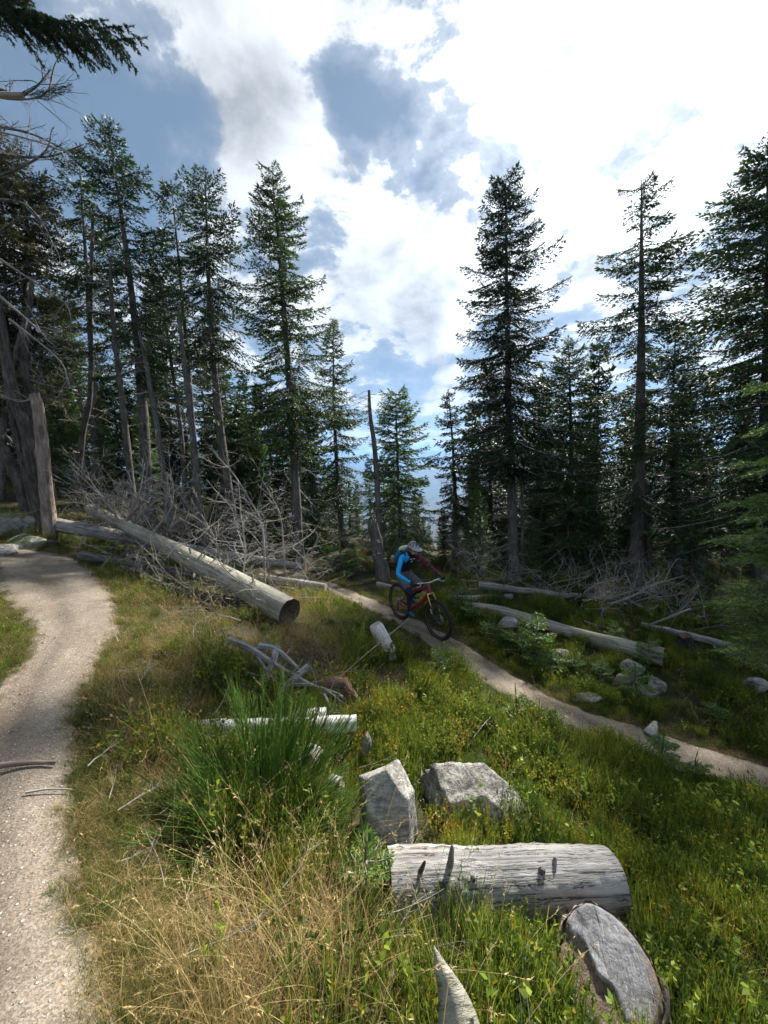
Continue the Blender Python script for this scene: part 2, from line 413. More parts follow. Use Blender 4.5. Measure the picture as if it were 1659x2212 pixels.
def mat_stumpface(g, b, o):
    x, y, z = g.sep(g.attr('uvm')); p = g.comb(0.0, y, z); n1 = g.noise(p, 8.0, 5, .6, .5); n2 = g.noise(p, 34.0, 5, .7); n3 = g.noise(g.vm('MULTIPLY', p, (1, 14.0, 80.0)), 1.0, 4, .6)
    r = g.vm('LENGTH', g.vm('MULTIPLY', p, (1, 4.6, 5.4)))
    c = g.ramp(g.math('ADD', g.math('MULTIPLY', n1, .6), g.math('MULTIPLY', n2, .4)), [(.36, (.07, .066, .068)), (.47, (.20, .20, .21)), (.62, (.36, .365, .375))])
    c = g.mix(g.mapr(n3, .56, .7, 0, .5), c, (.5, .5, .5)); c = g.mix(g.mapr(g.math('ADD', r, g.math('MULTIPLY', n1, .5)), 1.0, 1.16, 0, .9), c, (.19, .14, .10)); c = g.mix(g.mapr(g.math('SINE', g.math('MULTIPLY', g.math('ADD', r, g.math('MULTIPLY', n1, .25)), 95.0)), .2, 1, 0, .28), c, (.09, .075, .065))
    ang = g.math('ARCTAN2', y, z); ck = g.mapr(g.noise(g.comb(g.math('MULTIPLY', ang, 3.0), 0.0, g.math('MULTIPLY', r, .6)), 1.5, 4, .6), .33, .37, .8, 0)
    c = g.mix(ck, c, (.04, .03, .025)); lk(g.nt, c, b.inputs['Base Color']); lk(g.nt, g.bump(g.math('SUBTRACT', g.math('ADD', n2, n3), ck), .7, .01), b.inputs['Normal'])
END_S = mat('stump_face', mat_stumpface)
TANW = woody('tan_split_wood', (.085, .058, .042), (.17, .125, .092), (.27, .21, .16), 3, 30, .8, .5)
STONE_M = stony('mossy_granite', (.14, .14, .13), (.28, .28, .27), (.46, .46, .44), .9)

def mat_ground(g, b, o):
    geo = nd(g.nt, 'ShaderNodeNewGeometry').outputs['Position']
    n1 = g.noise(geo, .9, 5, .6); n2 = g.noise(geo, 9.0, 5, .7); n3 = g.noise(geo, 60.0, 4, .7)
    soil = g.ramp(n3, [(.3, (.022, .016, .010)), (.6, (.06, .046, .028)), (.8, (.13, .105, .06))])
    moss = g.ramp(n2, [(.3, (.02, .022, .007)), (.55, (.05, .055, .014)), (.75, (.13, .105, .045))])
    c = g.mix(g.mapr(g.math('ADD', n1, g.math('MULTIPLY', n2, .4)), .6, .78, 0, 1), soil, moss)
    lk(g.nt, c, b.inputs['Base Color']); lk(g.nt, g.bump(g.math('ADD', n2, n3), .8, .04), b.inputs['Normal']); b.inputs['Roughness'].default_value = .95
GROUND = mat('forest_floor', mat_ground)
def mat_trail(g, b, o):
    geo = nd(g.nt, 'ShaderNodeNewGeometry').outputs['Position']
    n1 = g.noise(geo, 1.6, 5, .6); n2 = g.noise(geo, 14.0, 5, .7); n3 = g.noise(geo, 90.0, 4, .7)
    v1 = g.vor(geo, 60.0, 'F1', 0); v1c = g.vor(geo, 60.0, 'F1', 1); v2 = g.vor(geo, 150.0, 'F1', 1)
    c = g.ramp(g.math('ADD', g.math('MULTIPLY', n1, .55), g.math('MULTIPLY', n2, .45)), [(.33, (.15, .118, .092)), (.5, (.215, .182, .146)), (.66, (.285, .25, .208))])
    ac = g.sep(g.attr('uvm'))[1]; rut = g.math('MULTIPLY', g.mapr(g.math('ABSOLUTE', g.math('ADD', g.math('SUBTRACT', ac, .12), g.math('MULTIPLY', g.math('SUBTRACT', n1, .5), .8))), .08, .42, 1, 0), g.mapr(g.noise(geo, .8, 3, .5), .35, .6, .05, .6))
    c = g.mix(rut, c, g.mix(1.0, c, (.52, .47, .43), 'MULTIPLY'))
    gr = g.sep(v2)[0]; c = g.mix(.75, c, g.mix(1.0, c, g.ramp(gr, [(0, .45), (.55, 1.0), (1, 1.45)]), 'MULTIPLY'))
    pb = g.mapr(g.sep(v1c)[0], .80, .86, 0, 1); peb = g.math('MULTIPLY', pb, g.mapr(v1, .25, .42, 1, 0))
    c = g.mix(g.math('MULTIPLY', peb, .8), c, g.ramp(g.sep(v1c)[1], [(0, (.14, .13, .12)), (.5, (.42, .39, .35)), (1, (.66, .64, .6))]))
    lk(g.nt, c, b.inputs['Base Color']); h = g.math('ADD', g.math('ADD', g.math('MULTIPLY', n3, .5), g.math('MULTIPLY', gr, .35)), g.math('MULTIPLY', peb, .9))
    lk(g.nt, g.bump(h, .8, .014), b.inputs['Normal']); b.inputs['Roughness'].default_value = .95
TRAIL = mat('gravel_sand', mat_trail)
# ------------------------------------------------------------------ terrain
CP = []
def cp(u, v, y): CP.append(at(u, v, y))
def cpz(u, v, z): CP.append(atz(u, v, z))
LT_EDGE = [atz(u, v, z) for (u, v, z) in ((300, 2420, -1.65), (268, 2212, -1.65), (190, 1950, -1.66), (150, 1720, -1.67), (163, 1560, -1.67), (205, 1430, -1.67), (250, 1350, -1.68), (246, 1290, -1.66), (205, 1240, -1.62), (150, 1203, -1.56))]
RT = [at(u, v, y) for (u, v, y) in ((600, 1238, 11.6), (690, 1258, 10.2), (765, 1290, 8.9), (861, 1340, 7.75), (945, 1380, 6.85), (1050, 1450, 5.9), (1200, 1536, 5.0), (1400, 1610, 4.45), (1640, 1690, 4.0), (1900, 1760, 3.6))]
for p in LT_EDGE: CP.append(p); CP.append(p + np.array([-0.8, 0, 0.03]))
for p in RT: CP.append(p)
for a in ((0, 1700, -1.58), (0, 2212, -1.6), (60, 1230, -1.5), (0, 1220, -1.42), (10, 1400, -1.55)): cpz(*a)
# slope between the two trails
for a in ((400, 1900, 1.75), (420, 1650, 2.6), (420, 1450, 4.0), (400, 1300, 6.3), (620, 1345, 5.6), (600, 1530, 3.45), (560, 1800, 2.1), (700, 1420, 4.9), (820, 1400, 5.6),
          (840, 1800, 2.28), (1040, 1760, 2.5), (1080, 2000, 1.66), (850, 1550, 3.7), (1300, 2200, 1.25), (1600, 2180, 1.45), (1000, 1600, 3.5), (1250, 1720, 2.95), (1500, 1800, 2.75), (1640, 1950, 2.1), (900, 2212, 1.12), (600, 2212, 1.05),
          # beyond the right trail
          (1200, 1410, 6.9), (1450, 1440, 6.3), (1640, 1500, 5.6), (1360, 1490, 5.7), (1010, 1312, 8.7), (1280, 1325, 9.0), (1550, 1400, 7.2), (1110, 1255, 12.3), (1375, 1265, 11.3), (1620, 1310, 10.0), (960, 1250, 12.5), (1600, 1240, 13.5),
          # beyond the log pile
          (725, 1232, 12.2), (645, 1225, 11.8), (560, 1215, 11.6), (420, 1195, 11.0), (300, 1180, 10.2), (110, 1150, 9.4), (200, 1200, 8.2), (500, 1265, 8.7), (20, 1150, 9.0), (-150, 1150, 8.6), (-120, 1250, 5.5), (-200, 1500, 3.0)): cp(*a)
CP += [np.array(p, float) for p in ((-14, 16, 0.6), (-8, 17, -0.9), (-3, 18, -2.6), (2, 19, -4.0), (7, 18, -4.3), (13, 17, -4.5), (18, 12, -4.4), (12, 5, -4.0), (8, 2, -3.8), (5, -2, -3.3), (0, -2, -1.6), (-5, -2, -1.1), (-9, 4, -0.8), (-15, 8, 0.3), (-20, 24, 1.2), (-10, 28, -2.2), (0, 28, -6.0), (12, 28, -7.0), (24, 24, -7.0), (2, 0.3, -2.05), (-.4, .3, -1.62), (3.4, 1.5, -3.0))]
CP = np.array(CP)
def _k(r2): return 0.5 * r2 * np.log(r2 + 1e-9)
_n = len(CP); _A = np.zeros((_n + 3, _n + 3))
_d = ((CP[:, None, :2] - CP[None, :, :2]) ** 2).sum(-1)
_A[:_n, :_n] = _k(_d) + np.eye(_n) * 0.35
_A[:_n, _n] = 1; _A[:_n, _n + 1:] = CP[:, :2]; _A[_n, :_n] = 1; _A[_n + 1:, :_n] = CP[:, :2].T
_w = np.linalg.solve(_A, np.concatenate([CP[:, 2], [0, 0, 0]]))
def sm(x, a, b):
    t = np.clip((x - a) / (b - a), 0, 1); return t * t * (3 - 2 * t)
def base_z(x, y):
    x = np.asarray(x, float); y = np.asarray(y, float); sh = x.shape; X = np.stack([x.ravel(), y.ravel()], -1)
    out = np.empty(len(X))
    for i in range(0, len(X), 20000):
        c = X[i:i + 20000]; r2 = ((c[:, None] - CP[None, :, :2]) ** 2).sum(-1)
        out[i:i + 20000] = _k(r2) @ _w[:_n] + _w[_n] + c @ _w[_n + 1:]
    out = out.reshape(sh); rr = np.hypot(x, y - 3)
    w = 1 - sm(rr, 24, 40)
    far = -5.5 - 0.16 * np.maximum(y - 22, 0) - 0.10 * x * sm(rr, 10, 60) - 0.05 * np.maximum(rr - 60, 0)
    far = np.maximum(far, -330 + 0 * rr) ; far = np.where(y < 0, -3 - .1 * x + 0.1 * np.minimum(-y, 200), far) * sm(rr, 5, 30)
    return w * out + (1 - w) * far
def seg_dist(x, y, line):
    P = spline(line, 90)[:, :2]; X = np.stack([np.ravel(x), np.ravel(y)], -1); d = np.full(len(X), 1e9); t = np.zeros(len(X))
    m = (np.abs(X[:, 0]) < 16) & (X[:, 1] < 18)
    if m.any():
        c = X[m]; a = P[:-1]; b = P[1:]; ab = b - a
        tt = np.clip(((c[:, None] - a) * ab).sum(-1) / (ab ** 2).sum(-1), 0, 1)
        q = a + tt[..., None] * ab; dd = np.hypot(*np.moveaxis(c[:, None] - q, -1, 0)); k = dd.argmin(1)
        d[m] = dd[np.arange(len(c)), k]; t[m] = (k + tt[np.arange(len(c)), k]) / (len(P) - 1)
    return d.reshape(np.shape(x)), t.reshape(np.shape(x))
# left trail: centre line set off from its right-hand edge
E = np.array(LT_EDGE)[:, :2]; tn = np.gradient(E, axis=0); tn /= np.linalg.norm(tn, axis=1)[:, None]
LW = np.array([.55, .5, .42, .36, .32, .31, .36, .5, .62, .6])
LT = E + np.stack([-tn[:, 1], tn[:, 0]], -1) * LW[:, None]
LT = np.vstack([LT, LT[-1] + (-1.4, .15), LT[-1] + (-3.6, -.1)]); LW = np.append(LW, [.6, .6])
RW = np.array([.26, .28, .30, .33, .36, .37, .37, .37, .38, .38])
def hw(t, Wd): return np.interp(t, np.linspace(0, 1, len(Wd)), Wd)
def trail_mask(x, y):
    """signed distance outside the nearest trail edge (negative on the trail)"""
    d1, t1 = seg_dist(x, y, LT); d2, t2 = seg_dist(x, y, np.array(RT)[:, :2])
    return d1 - hw(t1, LW), d2 - hw(t2, RW)
def ground_z(x, y, hi=True):
    x = np.asarray(x, float); y = np.asarray(y, float)
    z = base_z(x, y)
    e1, e2 = trail_mask(x, y); e = np.minimum(e1, e2)
    k = sm(e, 0.0, 0.5); rr = np.hypot(x, y)
    z = z + k * (0.16 * fb2(x, y, 1.1, 3, 3) + 0.07 * fb2(x, y, 4.5, 2, 5)) * np.minimum(1, 0.4 + rr / 8) + sm(rr, 40, 300) * 18 * fb2(x, y, .006, 4, 8)
    return z - 0.09 * (1 - sm(e, -0.24, -0.07))
def gp(u, v, y0=0.8, y1=30.0):
    """where the sight line through (u, v) meets the ground"""
    ys = np.geomspace(y0, y1, 260); d = ray(u, v); P = d[None] * (ys / d[1])[:, None]
    h = P[:, 2] - ground_z(P[:, 0], P[:, 1]); k = np.where((h[:-1] > 0) & (h[1:] <= 0))[0]
    if len(k) == 0: return P[-1]
    i = k[0]; t = h[i] / (h[i] - h[i + 1]); p = P[i] * (1 - t) + P[i + 1] * t
    p[2] = ground_z(p[0:1], p[1:2])[0]; return p
def gz(x, y): return float(ground_z(np.array([x]), np.array([y]))[0])

def make_ground():
    n = 330; s = np.linspace(-1, 1, n); k = 9.6
    X = 0.6 + 7000 * np.sinh(k * s) / math.sinh(k)
    t = np.linspace(-.52, 1, n); Y = 3.0 + 9000 * np.sinh(k * t) / math.sinh(k)
    gx, gy = np.meshgrid(X, Y); z = ground_z(gx, gy)
    a = Acc(); i = np.arange(n - 1)[:, None] * n; j = np.arange(n - 1)[None]
    q = np.stack([i + j, i + j + 1, i + n + j + 1, i + n + j], -1).reshape(-1, 4)
    a.add(np.stack([gx, gy, z], -1).reshape(-1, 3), q=q)
    tag(a.build('ground', GROUND), kind='structure', label='rough forest slope of soil and moss under the undergrowth')
make_ground()
def make_trail(line, Wd, name, label, seed):
    P = spline(line, 150)[:, :2]; n = len(P); T = np.gradient(P, axis=0); T /= np.linalg.norm(T, axis=1)[:, None]; N = np.stack([-T[:, 1], T[:, 0]], -1)
    w = np.interp(np.linspace(0, 1, n), np.linspace(0, 1, len(Wd)), Wd)
    m = 25; s = np.linspace(-1, 1, m)
    jig = 1 + .22 * (vnoise(np.stack([np.arange(n) * .35, np.zeros(n), np.zeros(n)], -1), seed) - .5)
    X = P[:, None] + N[:, None] * (s[None, :] * (w * jig)[:, None] * 1.22)[..., None]
    z = base_z(X[..., 0], X[..., 1]) + 0.016 - 0.06 * np.abs(s)[None] ** 8 + 0.03 * fb2(X[..., 0], X[..., 1], 3.5, 3, seed)
    a = Acc(); i = np.arange(n - 1)[:, None] * m; j = np.arange(m - 1)[None]
    q = np.stack([i + j, i + m + j, i + m + j + 1, i + j + 1], -1).reshape(-1, 4)
    if np.cross(T[0], N[0]) > 0: q = q[:, ::-1]
    z = z - .022 * np.exp(-((s[None] - .12 - .25 * np.sin(np.arange(n)[:, None] * .06 + seed)) / .22) ** 2) + .012 * fb2(X[..., 0], X[..., 1], 9.0, 2, seed)
    Ls = np.arange(n) * .05; a.add(np.concatenate([X, z[..., None]], -1).reshape(-1, 3), q=q, uv=np.stack([np.broadcast_to(Ls[:, None], z.shape), np.broadcast_to(s[None], z.shape) - .25 * np.sin(np.arange(n)[:, None] * .06 + seed), 0 * z], -1).reshape(-1, 3))
    tag(a.build(name, TRAIL), kind='structure', label=label)
LTd = LT; make_trail(LTd, LW, 'trail', 'wide pale gravel trail curving away on the left', 3)
make_trail(np.array(RT)[:, :2], RW, 'trail', 'narrow sandy trail the cyclist rides down', 9)

# far ridges across the valley
def ridge(name, y, x0, x1, zb, zt, seed, col, label):
    n = 160; X = np.linspace(x0, x1, n); m = 14; a = Acc(); V = []
    prof = zt * (0.55 + 0.9 * (fbm(np.stack([X / (x1 - x0) * 7, np.zeros(n), np.zeros(n)], -1), 6, seed)))
    for j in range(m):
        f = j / (m - 1); yy = y + (1 - (1 - f) ** 1.3) * 2600 + 160 * (vnoise(np.stack([X / 500, np.zeros(n) + j * .4, np.zeros(n)], -1), seed + 3) - .5)
        V.append(np.stack([X, yy, zb + (prof - zb) * np.sin(f * math.pi / 2)], -1))
    V = np.concatenate(V); i = np.arange(m - 1)[:, None] * n; j = np.arange(n - 1)[None]
    a.add(V, q=np.stack([i + j, i + j + 1, i + n + j + 1, i + n + j], -1).reshape(-1, 4))
    tag(a.build(name, col), kind='structure', label=label)
def mat_hill(g, b, o):
    geo = nd(g.nt, 'ShaderNodeNewGeometry').outputs['Position']; n = g.noise(geo, .004, 6, .6)
    lk(g.nt, g.ramp(n, [(.35, (.012, .02, .014)), (.55, (.02, .032, .018)), (.68, (.04, .055, .03))]), b.inputs['Base Color'])
HILL = mat('wooded_hillside', mat_hill)
ridge('hills', 3800, -5200, 6200, -330, 20, 4, HILL, 'wooded mountain ridge across the valley')
ridge('hills', 7000, -8200, 9600, -340, 330, 15, HILL, 'farther and higher mountain ridge on the skyline')
# ------------------------------------------------------------------ spruces
def unit(v): return v / (np.linalg.norm(v, axis=-1, keepdims=True) + 1e-9)
def rhomb(p, d, l, w, r):
    """pointed twig blades: bases p, directions d, lengths l, widths w"""
    n = len(p); d = unit(d); s = unit(np.cross(d, r.normal(0, 1, (n, 3))))
    l = np.broadcast_to(l, (n,))[:, None]; w = np.broadcast_to(w, (n,))[:, None]
    V = np.stack([p, p + d * l * .4 + s * w / 2, p + d * l, p + d * l * .4 - s * w / 2], 1).reshape(-1, 3)
    return V, np.arange(n * 4).reshape(n, 4)
def bough(L, seed, droop=0.12, up=0.25, hang=0.35, dens=1.0, tw=0.030, tl=1.0):
    """one spruce branch, length L along +X: (verts, quads, tint, material)"""
    r = np.random.default_rng(seed)
    ax = lambda t: np.stack([L * t, 0.04 * L * np.sin(t * 5 + seed), L * (-droop * t * 1.3 + up * t ** 3 * .55)], -1)
    A = Acc(); tt = np.linspace(0, 1, 5); tube(A, ax(tt), np.linspace(.012 * L ** .5 + .004, .003, 5), 3, m=1, tint=.3)
    n = max(7, int(L / .085 * dens)); t2 = np.linspace(.10, .97, n); P = []; D = []; Ln = []; ti = []
    for i, t in enumerate(t2):
        for side in (-1, 1):
            if r.random() < .10: continue
            L2 = (.36 * L ** .75 * (1 - t) ** .55 * (.45 + .55 * min(1, t * 5)) + .07 * tl) * r.uniform(.65, 1.2)
            an = R(r.uniform(42, 66)); b = ax(np.array([t]))[0]; d0 = np.array([math.cos(an), side * math.sin(an), -hang * r.uniform(.3, 1.3) + up * t * .5])
            d0 = unit(d0); k = max(2, int(L2 / .06 * dens)); s = (np.arange(k) + r.random(k) * .6) / k
            q = b + d0 * (s * L2)[:, None]; q[:, 2] -= hang * .5 * (s * L2) ** 2 / max(L2, .1)
            lens = r.uniform(.07, .125, k) * (1.05 - .3 * s)
            for sd in (-1, 1):
                pd = d0 + sd * .75 * np.cross(d0, [0, 0, 1.]) + r.normal(0, .22, (k, 3)); pd[:, 2] -= hang * .7 * r.random(k)
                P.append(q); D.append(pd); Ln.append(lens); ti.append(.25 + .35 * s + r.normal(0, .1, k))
            P.append(q[-1:]); D.append(d0[None] + r.normal(0, .1, (1, 3))); Ln.append(np.array([.12])); ti.append(np.array([.75]))
    k = int(L / .05); s = r.random(k); P.append(ax(s)); D.append(np.array([1, 0, .25]) + r.normal(0, .55, (k, 3))); Ln.append(r.uniform(.06, .11, k)); ti.append(.4 + .3 * s)
    P.append(ax(np.ones(3))); D.append(np.array([1, 0, .4]) + r.normal(0, .3, (3, 3))); Ln.append(np.full(3, .14)); ti.append(np.full(3, .85))
    P, D, Ln, ti = np.concatenate(P), np.concatenate(D), np.concatenate(Ln), np.concatenate(ti)
    V, Q = rhomb(P, D, Ln * tl, tw * r.uniform(.8, 1.25, len(P)), r)
    A.add(V, q=Q, tint=np.repeat(ti, 4)); return A.arrays()
CLS = (.35, .65, 1.0, 1.45, 2.0)
BOUGH = {(c, k): bough(c, 10 * i + k, hang=.3 + .15 * k, dens=1.2 if c < 1.2 else 1.05) for i, c in enumerate(CLS) for k in range(3)}
BOUGH_F = {(c, k): bough(c, 100 + 10 * i + k, hang=.45, dens=.62, tw=.062) for i, c in enumerate(CLS) for k in range(2)}
def put_bough(A, lib, L, pos, az, pitch, r, hang=None, tshift=0.0, roll=0.0):
    c = min(CLS, key=lambda x: abs(math.log(x / L))); ks = [k for (cc, k) in lib if cc == c]
    k = ks[int(r.integers(len(ks)))] if hang is None else ks[min(hang, len(ks) - 1)]
    v, q, t, uv, ti, qm, tm = lib[(c, k)]; s = L / c
    X = np.array([math.cos(az) * math.cos(pitch), math.sin(az) * math.cos(pitch), math.sin(pitch)]); Y = np.array([-math.sin(az), math.cos(az), 0]); Z = np.cross(X, Y)
    if roll: Y, Z = Y * math.cos(roll) + Z * math.sin(roll), Z * math.cos(roll) - Y * math.sin(roll)
    Y2 = Y * r.choice([-1, 1])
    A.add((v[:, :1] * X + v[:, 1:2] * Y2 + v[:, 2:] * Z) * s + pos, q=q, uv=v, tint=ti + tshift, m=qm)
def twig_rec(A, p, d, L, r0, r, depth=2, curl=.25, n=3, grav=0.0, m=0, nb=5, wob=.1):
    k = 5 if L > .3 else 3; P = [p]; d = unit(d)
    for i in range(k):
        d = unit(d + r.normal(0, wob, 3) + np.array([0, 0, -grav])); P.append(P[-1] + d * L / k)
    P = np.array(P); tube(A, P, np.linspace(r0, r0 * .35, k + 1), n if depth > 0 else 3, m=m)
    if depth > 0:
        for i in range(nb):
            t = r.uniform(.2, .98); j = min(int(t * k), k - 1); b = P[j] * (1 - (t * k - j)) + P[j + 1] * (t * k - j)
            dd = unit(P[j + 1] - P[j]); s = unit(np.cross(dd, r.normal(0, 1, 3))); an = r.uniform(.5, 1.1)
            twig_rec(A, b, dd * math.cos(an) + s * math.sin(an), L * r.uniform(.25, .55) * (1.1 - .5 * t), r0 * .5, r, depth - 1, curl, 3, grav, m, max(2, nb - 2), wob * 1.3)
def spruce_parts(H, rb, cb, Rad, seed, lib=None, dead=30, lean=(0, 0), shape=.75, gaps=.12, whorl=.34, droopk=1.0, tshift=0., top_up=.6, per=6.2, onesided=0.):
    """trunk / crown / bare branches of a spruce of height H standing at the origin"""
    lib = lib or BOUGH; r = np.random.default_rng(seed)
    bend = r.normal(0, .012, 2) * H
    cx = lambda z: np.array([lean[0] * z / H + bend[0] * math.sin(z / H * 3.1), lean[1] * z / H + bend[1] * math.sin(z / H * 2.6), z])
    zs = np.linspace(-.3, H, 22); P = np.array([cx(z) for z in zs]); f = np.clip(1 - zs / H, 0, 1)
    rad = rb * (f ** .85 * .93 + .02) * (1 + .45 * np.exp(-np.maximum(zs, 0) / .35)) + .004
    T = Acc(); tube(T, P, rad, 10 if rb > .08 else 7, rough=.05, seed=seed)
    C = Acc(); z = cb; oaz = r.uniform(0, 6.28)
    while z < H - .12:
        h = (z - cb) / (H - cb); az0 = r.uniform(0, 6.28); n = int(r.poisson(.6) + per * (1 - .35 * h))
        Lr = Rad * ((1 - h) ** shape * .94 + .06) * (.62 + .38 * min(1, h * 6 + .2)) * r.uniform(.72, 1.15)
        for i in range(n):
            if r.random() < gaps: continue
            az = az0 + i * 2 * math.pi / n + r.normal(0, .25); L = max(.16, Lr * r.uniform(.6, 1.22))
            if onesided: L *= 1 - onesided * (.5 + .5 * math.cos(az - oaz)) * r.random()
            pit = (top_up * h ** 1.5 - .34 * droopk * (1 - h)) + r.normal(0, .1)
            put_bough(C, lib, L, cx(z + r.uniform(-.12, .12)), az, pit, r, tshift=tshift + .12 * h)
        z += whorl * (1 - .5 * h) * r.uniform(.75, 1.25)
    top = cx(H); V, Q = rhomb(np.repeat(top[None] - [0, 0, .35], 14, 0) + np.array([0, 0, 1.]) * r.uniform(0, .35, (14, 1)), np.array([0, 0, 1.]) + r.normal(0, .5, (14, 3)), r.uniform(.08, .2, 14), .022, r)
    C.add(V, q=Q, tint=.7)
    B = Acc()
    for i in range(dead):
        z = r.uniform(.06 * H, cb + .35 * (H - cb)); az = r.uniform(0, 6.28); L = min(Rad, 1.6) * r.uniform(.25, .8) * (.5 + .5 * min(1, z / max(cb, .5)))
        twig_rec(B, cx(z), np.array([math.cos(az), math.sin(az), r.uniform(-.45, .15)]), L, .010 + .004 * L, r, 1, grav=.03, nb=4)
    return T, C, B
def spruce(label, loc, H, rb, cb, Rad, seed, group=None, needles=None, bark=None, name='spruce_tree', **k):
    T, C, B = spruce_parts(H, rb, cb, Rad, seed, **k)
    o = thing(name, loc, label, 'tree', group)
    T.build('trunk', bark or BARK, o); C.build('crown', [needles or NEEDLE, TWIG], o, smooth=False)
    if B.n: tag(B.build('bare_branches', TWIG, o), kind='stuff')
    return o
def spruce_px(label, ub, vb, ut, vt, y, wpx, crown_v, rad_px, seed, **k):
    """spruce with its foot, tip and crown measured in the photograph, at distance y"""
    b = at(ub, vb, y); b[2] = gz(b[0], b[1]) ; t = at(ut, vt, y); H = t[2] - b[2]; c = at(ub, crown_v, y)
    s = y / F
    return spruce(label, b, H, wpx * s / 2, max(.4, c[2] - b[2]), rad_px * 1.3 * s, seed, lean=(t[0] - b[0], 0), **k)

MAIN = [
 # label, foot, tip, distance, trunk px, crown base v, crown radius px, seed
 ('tall spruce with bare lower trunk right of the log pile, nearest the central gap', 646, 1218, 585, 362, 11.6, 24, 960, 105, 21, dict(gaps=.2, whorl=.34, shape=.6, per=6.5)),
 ('tall spruce with leaning bare trunk, second left of the central gap', 512, 1190, 447, 378, 12.2, 23, 760, 98, 22, dict(gaps=.32, shape=.55, dead=45, per=6.5)),
 ('slim spruce with a thin bare trunk close behind the leaning tall spruce', 432, 1170, 368, 388, 13.0, 16, 740, 74, 23, dict(gaps=.34, shape=.55, dead=40, per=5.5)),
 ('tallest spruce of the left forest edge, tip highest in the sky', 322, 1130, 232, 275, 12.0, 26, 800, 100, 24, dict(gaps=.3, shape=.5, dead=50, per=6.5)),
 ('thin ragged spruce just left of the tallest left-hand spruce', 218, 1140, 170, 330, 12.8, 17, 700, 80, 25, dict(gaps=.3, shape=.5, dead=50, per=5)),
 ('brownish dying spruce at the far left edge of the forest', 118, 1140, 78, 395, 12.4, 20, 760, 100, 26, dict(gaps=.12, shape=.4, dead=60, needles=NEEDLE_B)),
 ('dark spruce half cut off by the left picture edge', 8, 1130, -10, 300, 11.5, 14, 860, 110, 27, dict(gaps=.15, shape=.4, dead=50, needles=NEEDLE_B)),
 ('small lone spruce with pointed crown in the central gap', 742, 1190, 720, 690, 15.5, 13, 1080, 66, 28, dict(gaps=.14, shape=.75, dead=30)),
 ('bushy young spruce with flat ragged top behind the cyclist', 868, 1195, 855, 850, 14.5, 11, 1180, 88, 29, dict(gaps=.05, shape=.45, dead=20, needles=NEEDLE_L, tshift=-.25)),
 ('thin dying spruce with sparse top right of the cyclist', 982, 1195, 968, 842, 15.0, 13, 1120, 46, 30, dict(gaps=.4, shape=.5, dead=60)),
 ('large dark spruce with broad pyramid crown right of the central gap', 1112, 1252, 1093, 385, 12.4, 23, 1010, 122, 31, dict(gaps=.06, shape=.62, dead=50, per=6, whorl=.30, tshift=-.1)),
 ('tall dark spruce with thick trunk and wide level boughs under the sun', 1372, 1262, 1388, 385, 11.4, 32, 1090, 128, 32, dict(gaps=.3, shape=.5, dead=40, per=5, whorl=.38, tshift=-.15, droopk=.7, top_up=.35)),
 ('dense dark spruce rising past the right picture edge', 1640, 1330, 1655, 318, 9.6, 40, 1120, 200, 33, dict(gaps=.14, shape=.5, dead=30, per=6.5, whorl=.27, tshift=-.2)),
 ('dense dark spruce filling the space between the two large right-hand spruces', 1236, 1240, 1226, 738, 13.6, 16, 1200, 105, 34, dict(gaps=.03, shape=.6, dead=20, tshift=-.15)),
 ('spruce with slender trunk just right of the thick-trunked spruce', 1464, 1258, 1462, 708, 12.6, 17, 1130, 88, 35, dict(gaps=.05, shape=.45, dead=30, tshift=-.15)),
]
for (lb, ub, vb, ut, vt, y, w, cv, rp, sd, kw) in MAIN: spruce_px(lb, ub, vb, ut, vt, y, w, cv, rp, sd, **kw)

# slender bare and half-bare poles among the left-hand trees
def pole(label, pts, y, wpx, seed, stubs=26, mat_=None, name='dead_spruce'):
    P = np.array([at(u, v, y) for u, v in pts]); P[0][2] = min(P[0][2], gz(P[0][0], P[0][1])) - .1; S = spline(P, 16); r = np.random.default_rng(seed); s = y / F
    o0 = P[0] + np.array([0, 0, .1]); o = thing(name, o0, label, 'tree', None)
    A = Acc(); tube(A, S - o0, np.linspace(wpx * s / 2, wpx * s * .2, len(S)), 7, cap=(False, True), rough=.05, seed=seed); A.build('trunk', mat_ or BARK, o)
    B = Acc()
    for i in range(stubs):
        p = S[int(r.integers(2, len(S)))] - o0; az = r.uniform(0, 6.28)
        twig_rec(B, p, np.array([math.cos(az), math.sin(az), r.uniform(-.4, .3)]), r.uniform(.2, 1.0), .009, r, 1, grav=.02, nb=4)
    tag(B.build('bare_branches', TWIG, o), kind='stuff'); return o
pole('slender dead pole in front of the tallest left-hand spruce', [(290, 1100), (265, 880), (243, 680), (238, 560)], 11.0, 15, 41)
pole('grey leaning dead pole rising from the tangled branches on the left', [(372, 1120), (345, 960), (318, 800), (300, 715)], 10.6, 14, 42)
pole('dead pole with snapped top between two leaning spruces', [(436, 1120), (412, 900), (395, 760), (386, 662)], 11.4, 15, 43)
pole('crooked slim trunk curving up behind the log pile on the left', [(150, 1010), (178, 940), (195, 850), (196, 640), (200, 480)], 11.8, 14, 44, 30, BARK_D)
pole('dark bare pole between the tall leaning spruces', [(398, 1100), (393, 950), (372, 800), (345, 600)], 12.6, 11, 45)
pole('bare grey snag with broken top left of the cyclist', [(822, 1190), (812, 1000), (800, 900), (797, 843)], 13.2, 14, 46, 40)
pole('thin grey pole beside the large dark spruce trunk', [(1127, 1240), (1128, 1120), (1126, 1010)], 12.8, 9, 47, 18)
pole('thin dark forked pole in front of the right-hand forest', [(1492, 1240), (1495, 1150), (1488, 1060)], 12.0, 11, 48, 24, BARK_D)
pole('leaning dark pole beside the thick right-hand trunk', [(1410, 1245), (1395, 1150), (1388, 1080)], 11.8, 13, 49, 14, BARK_D)
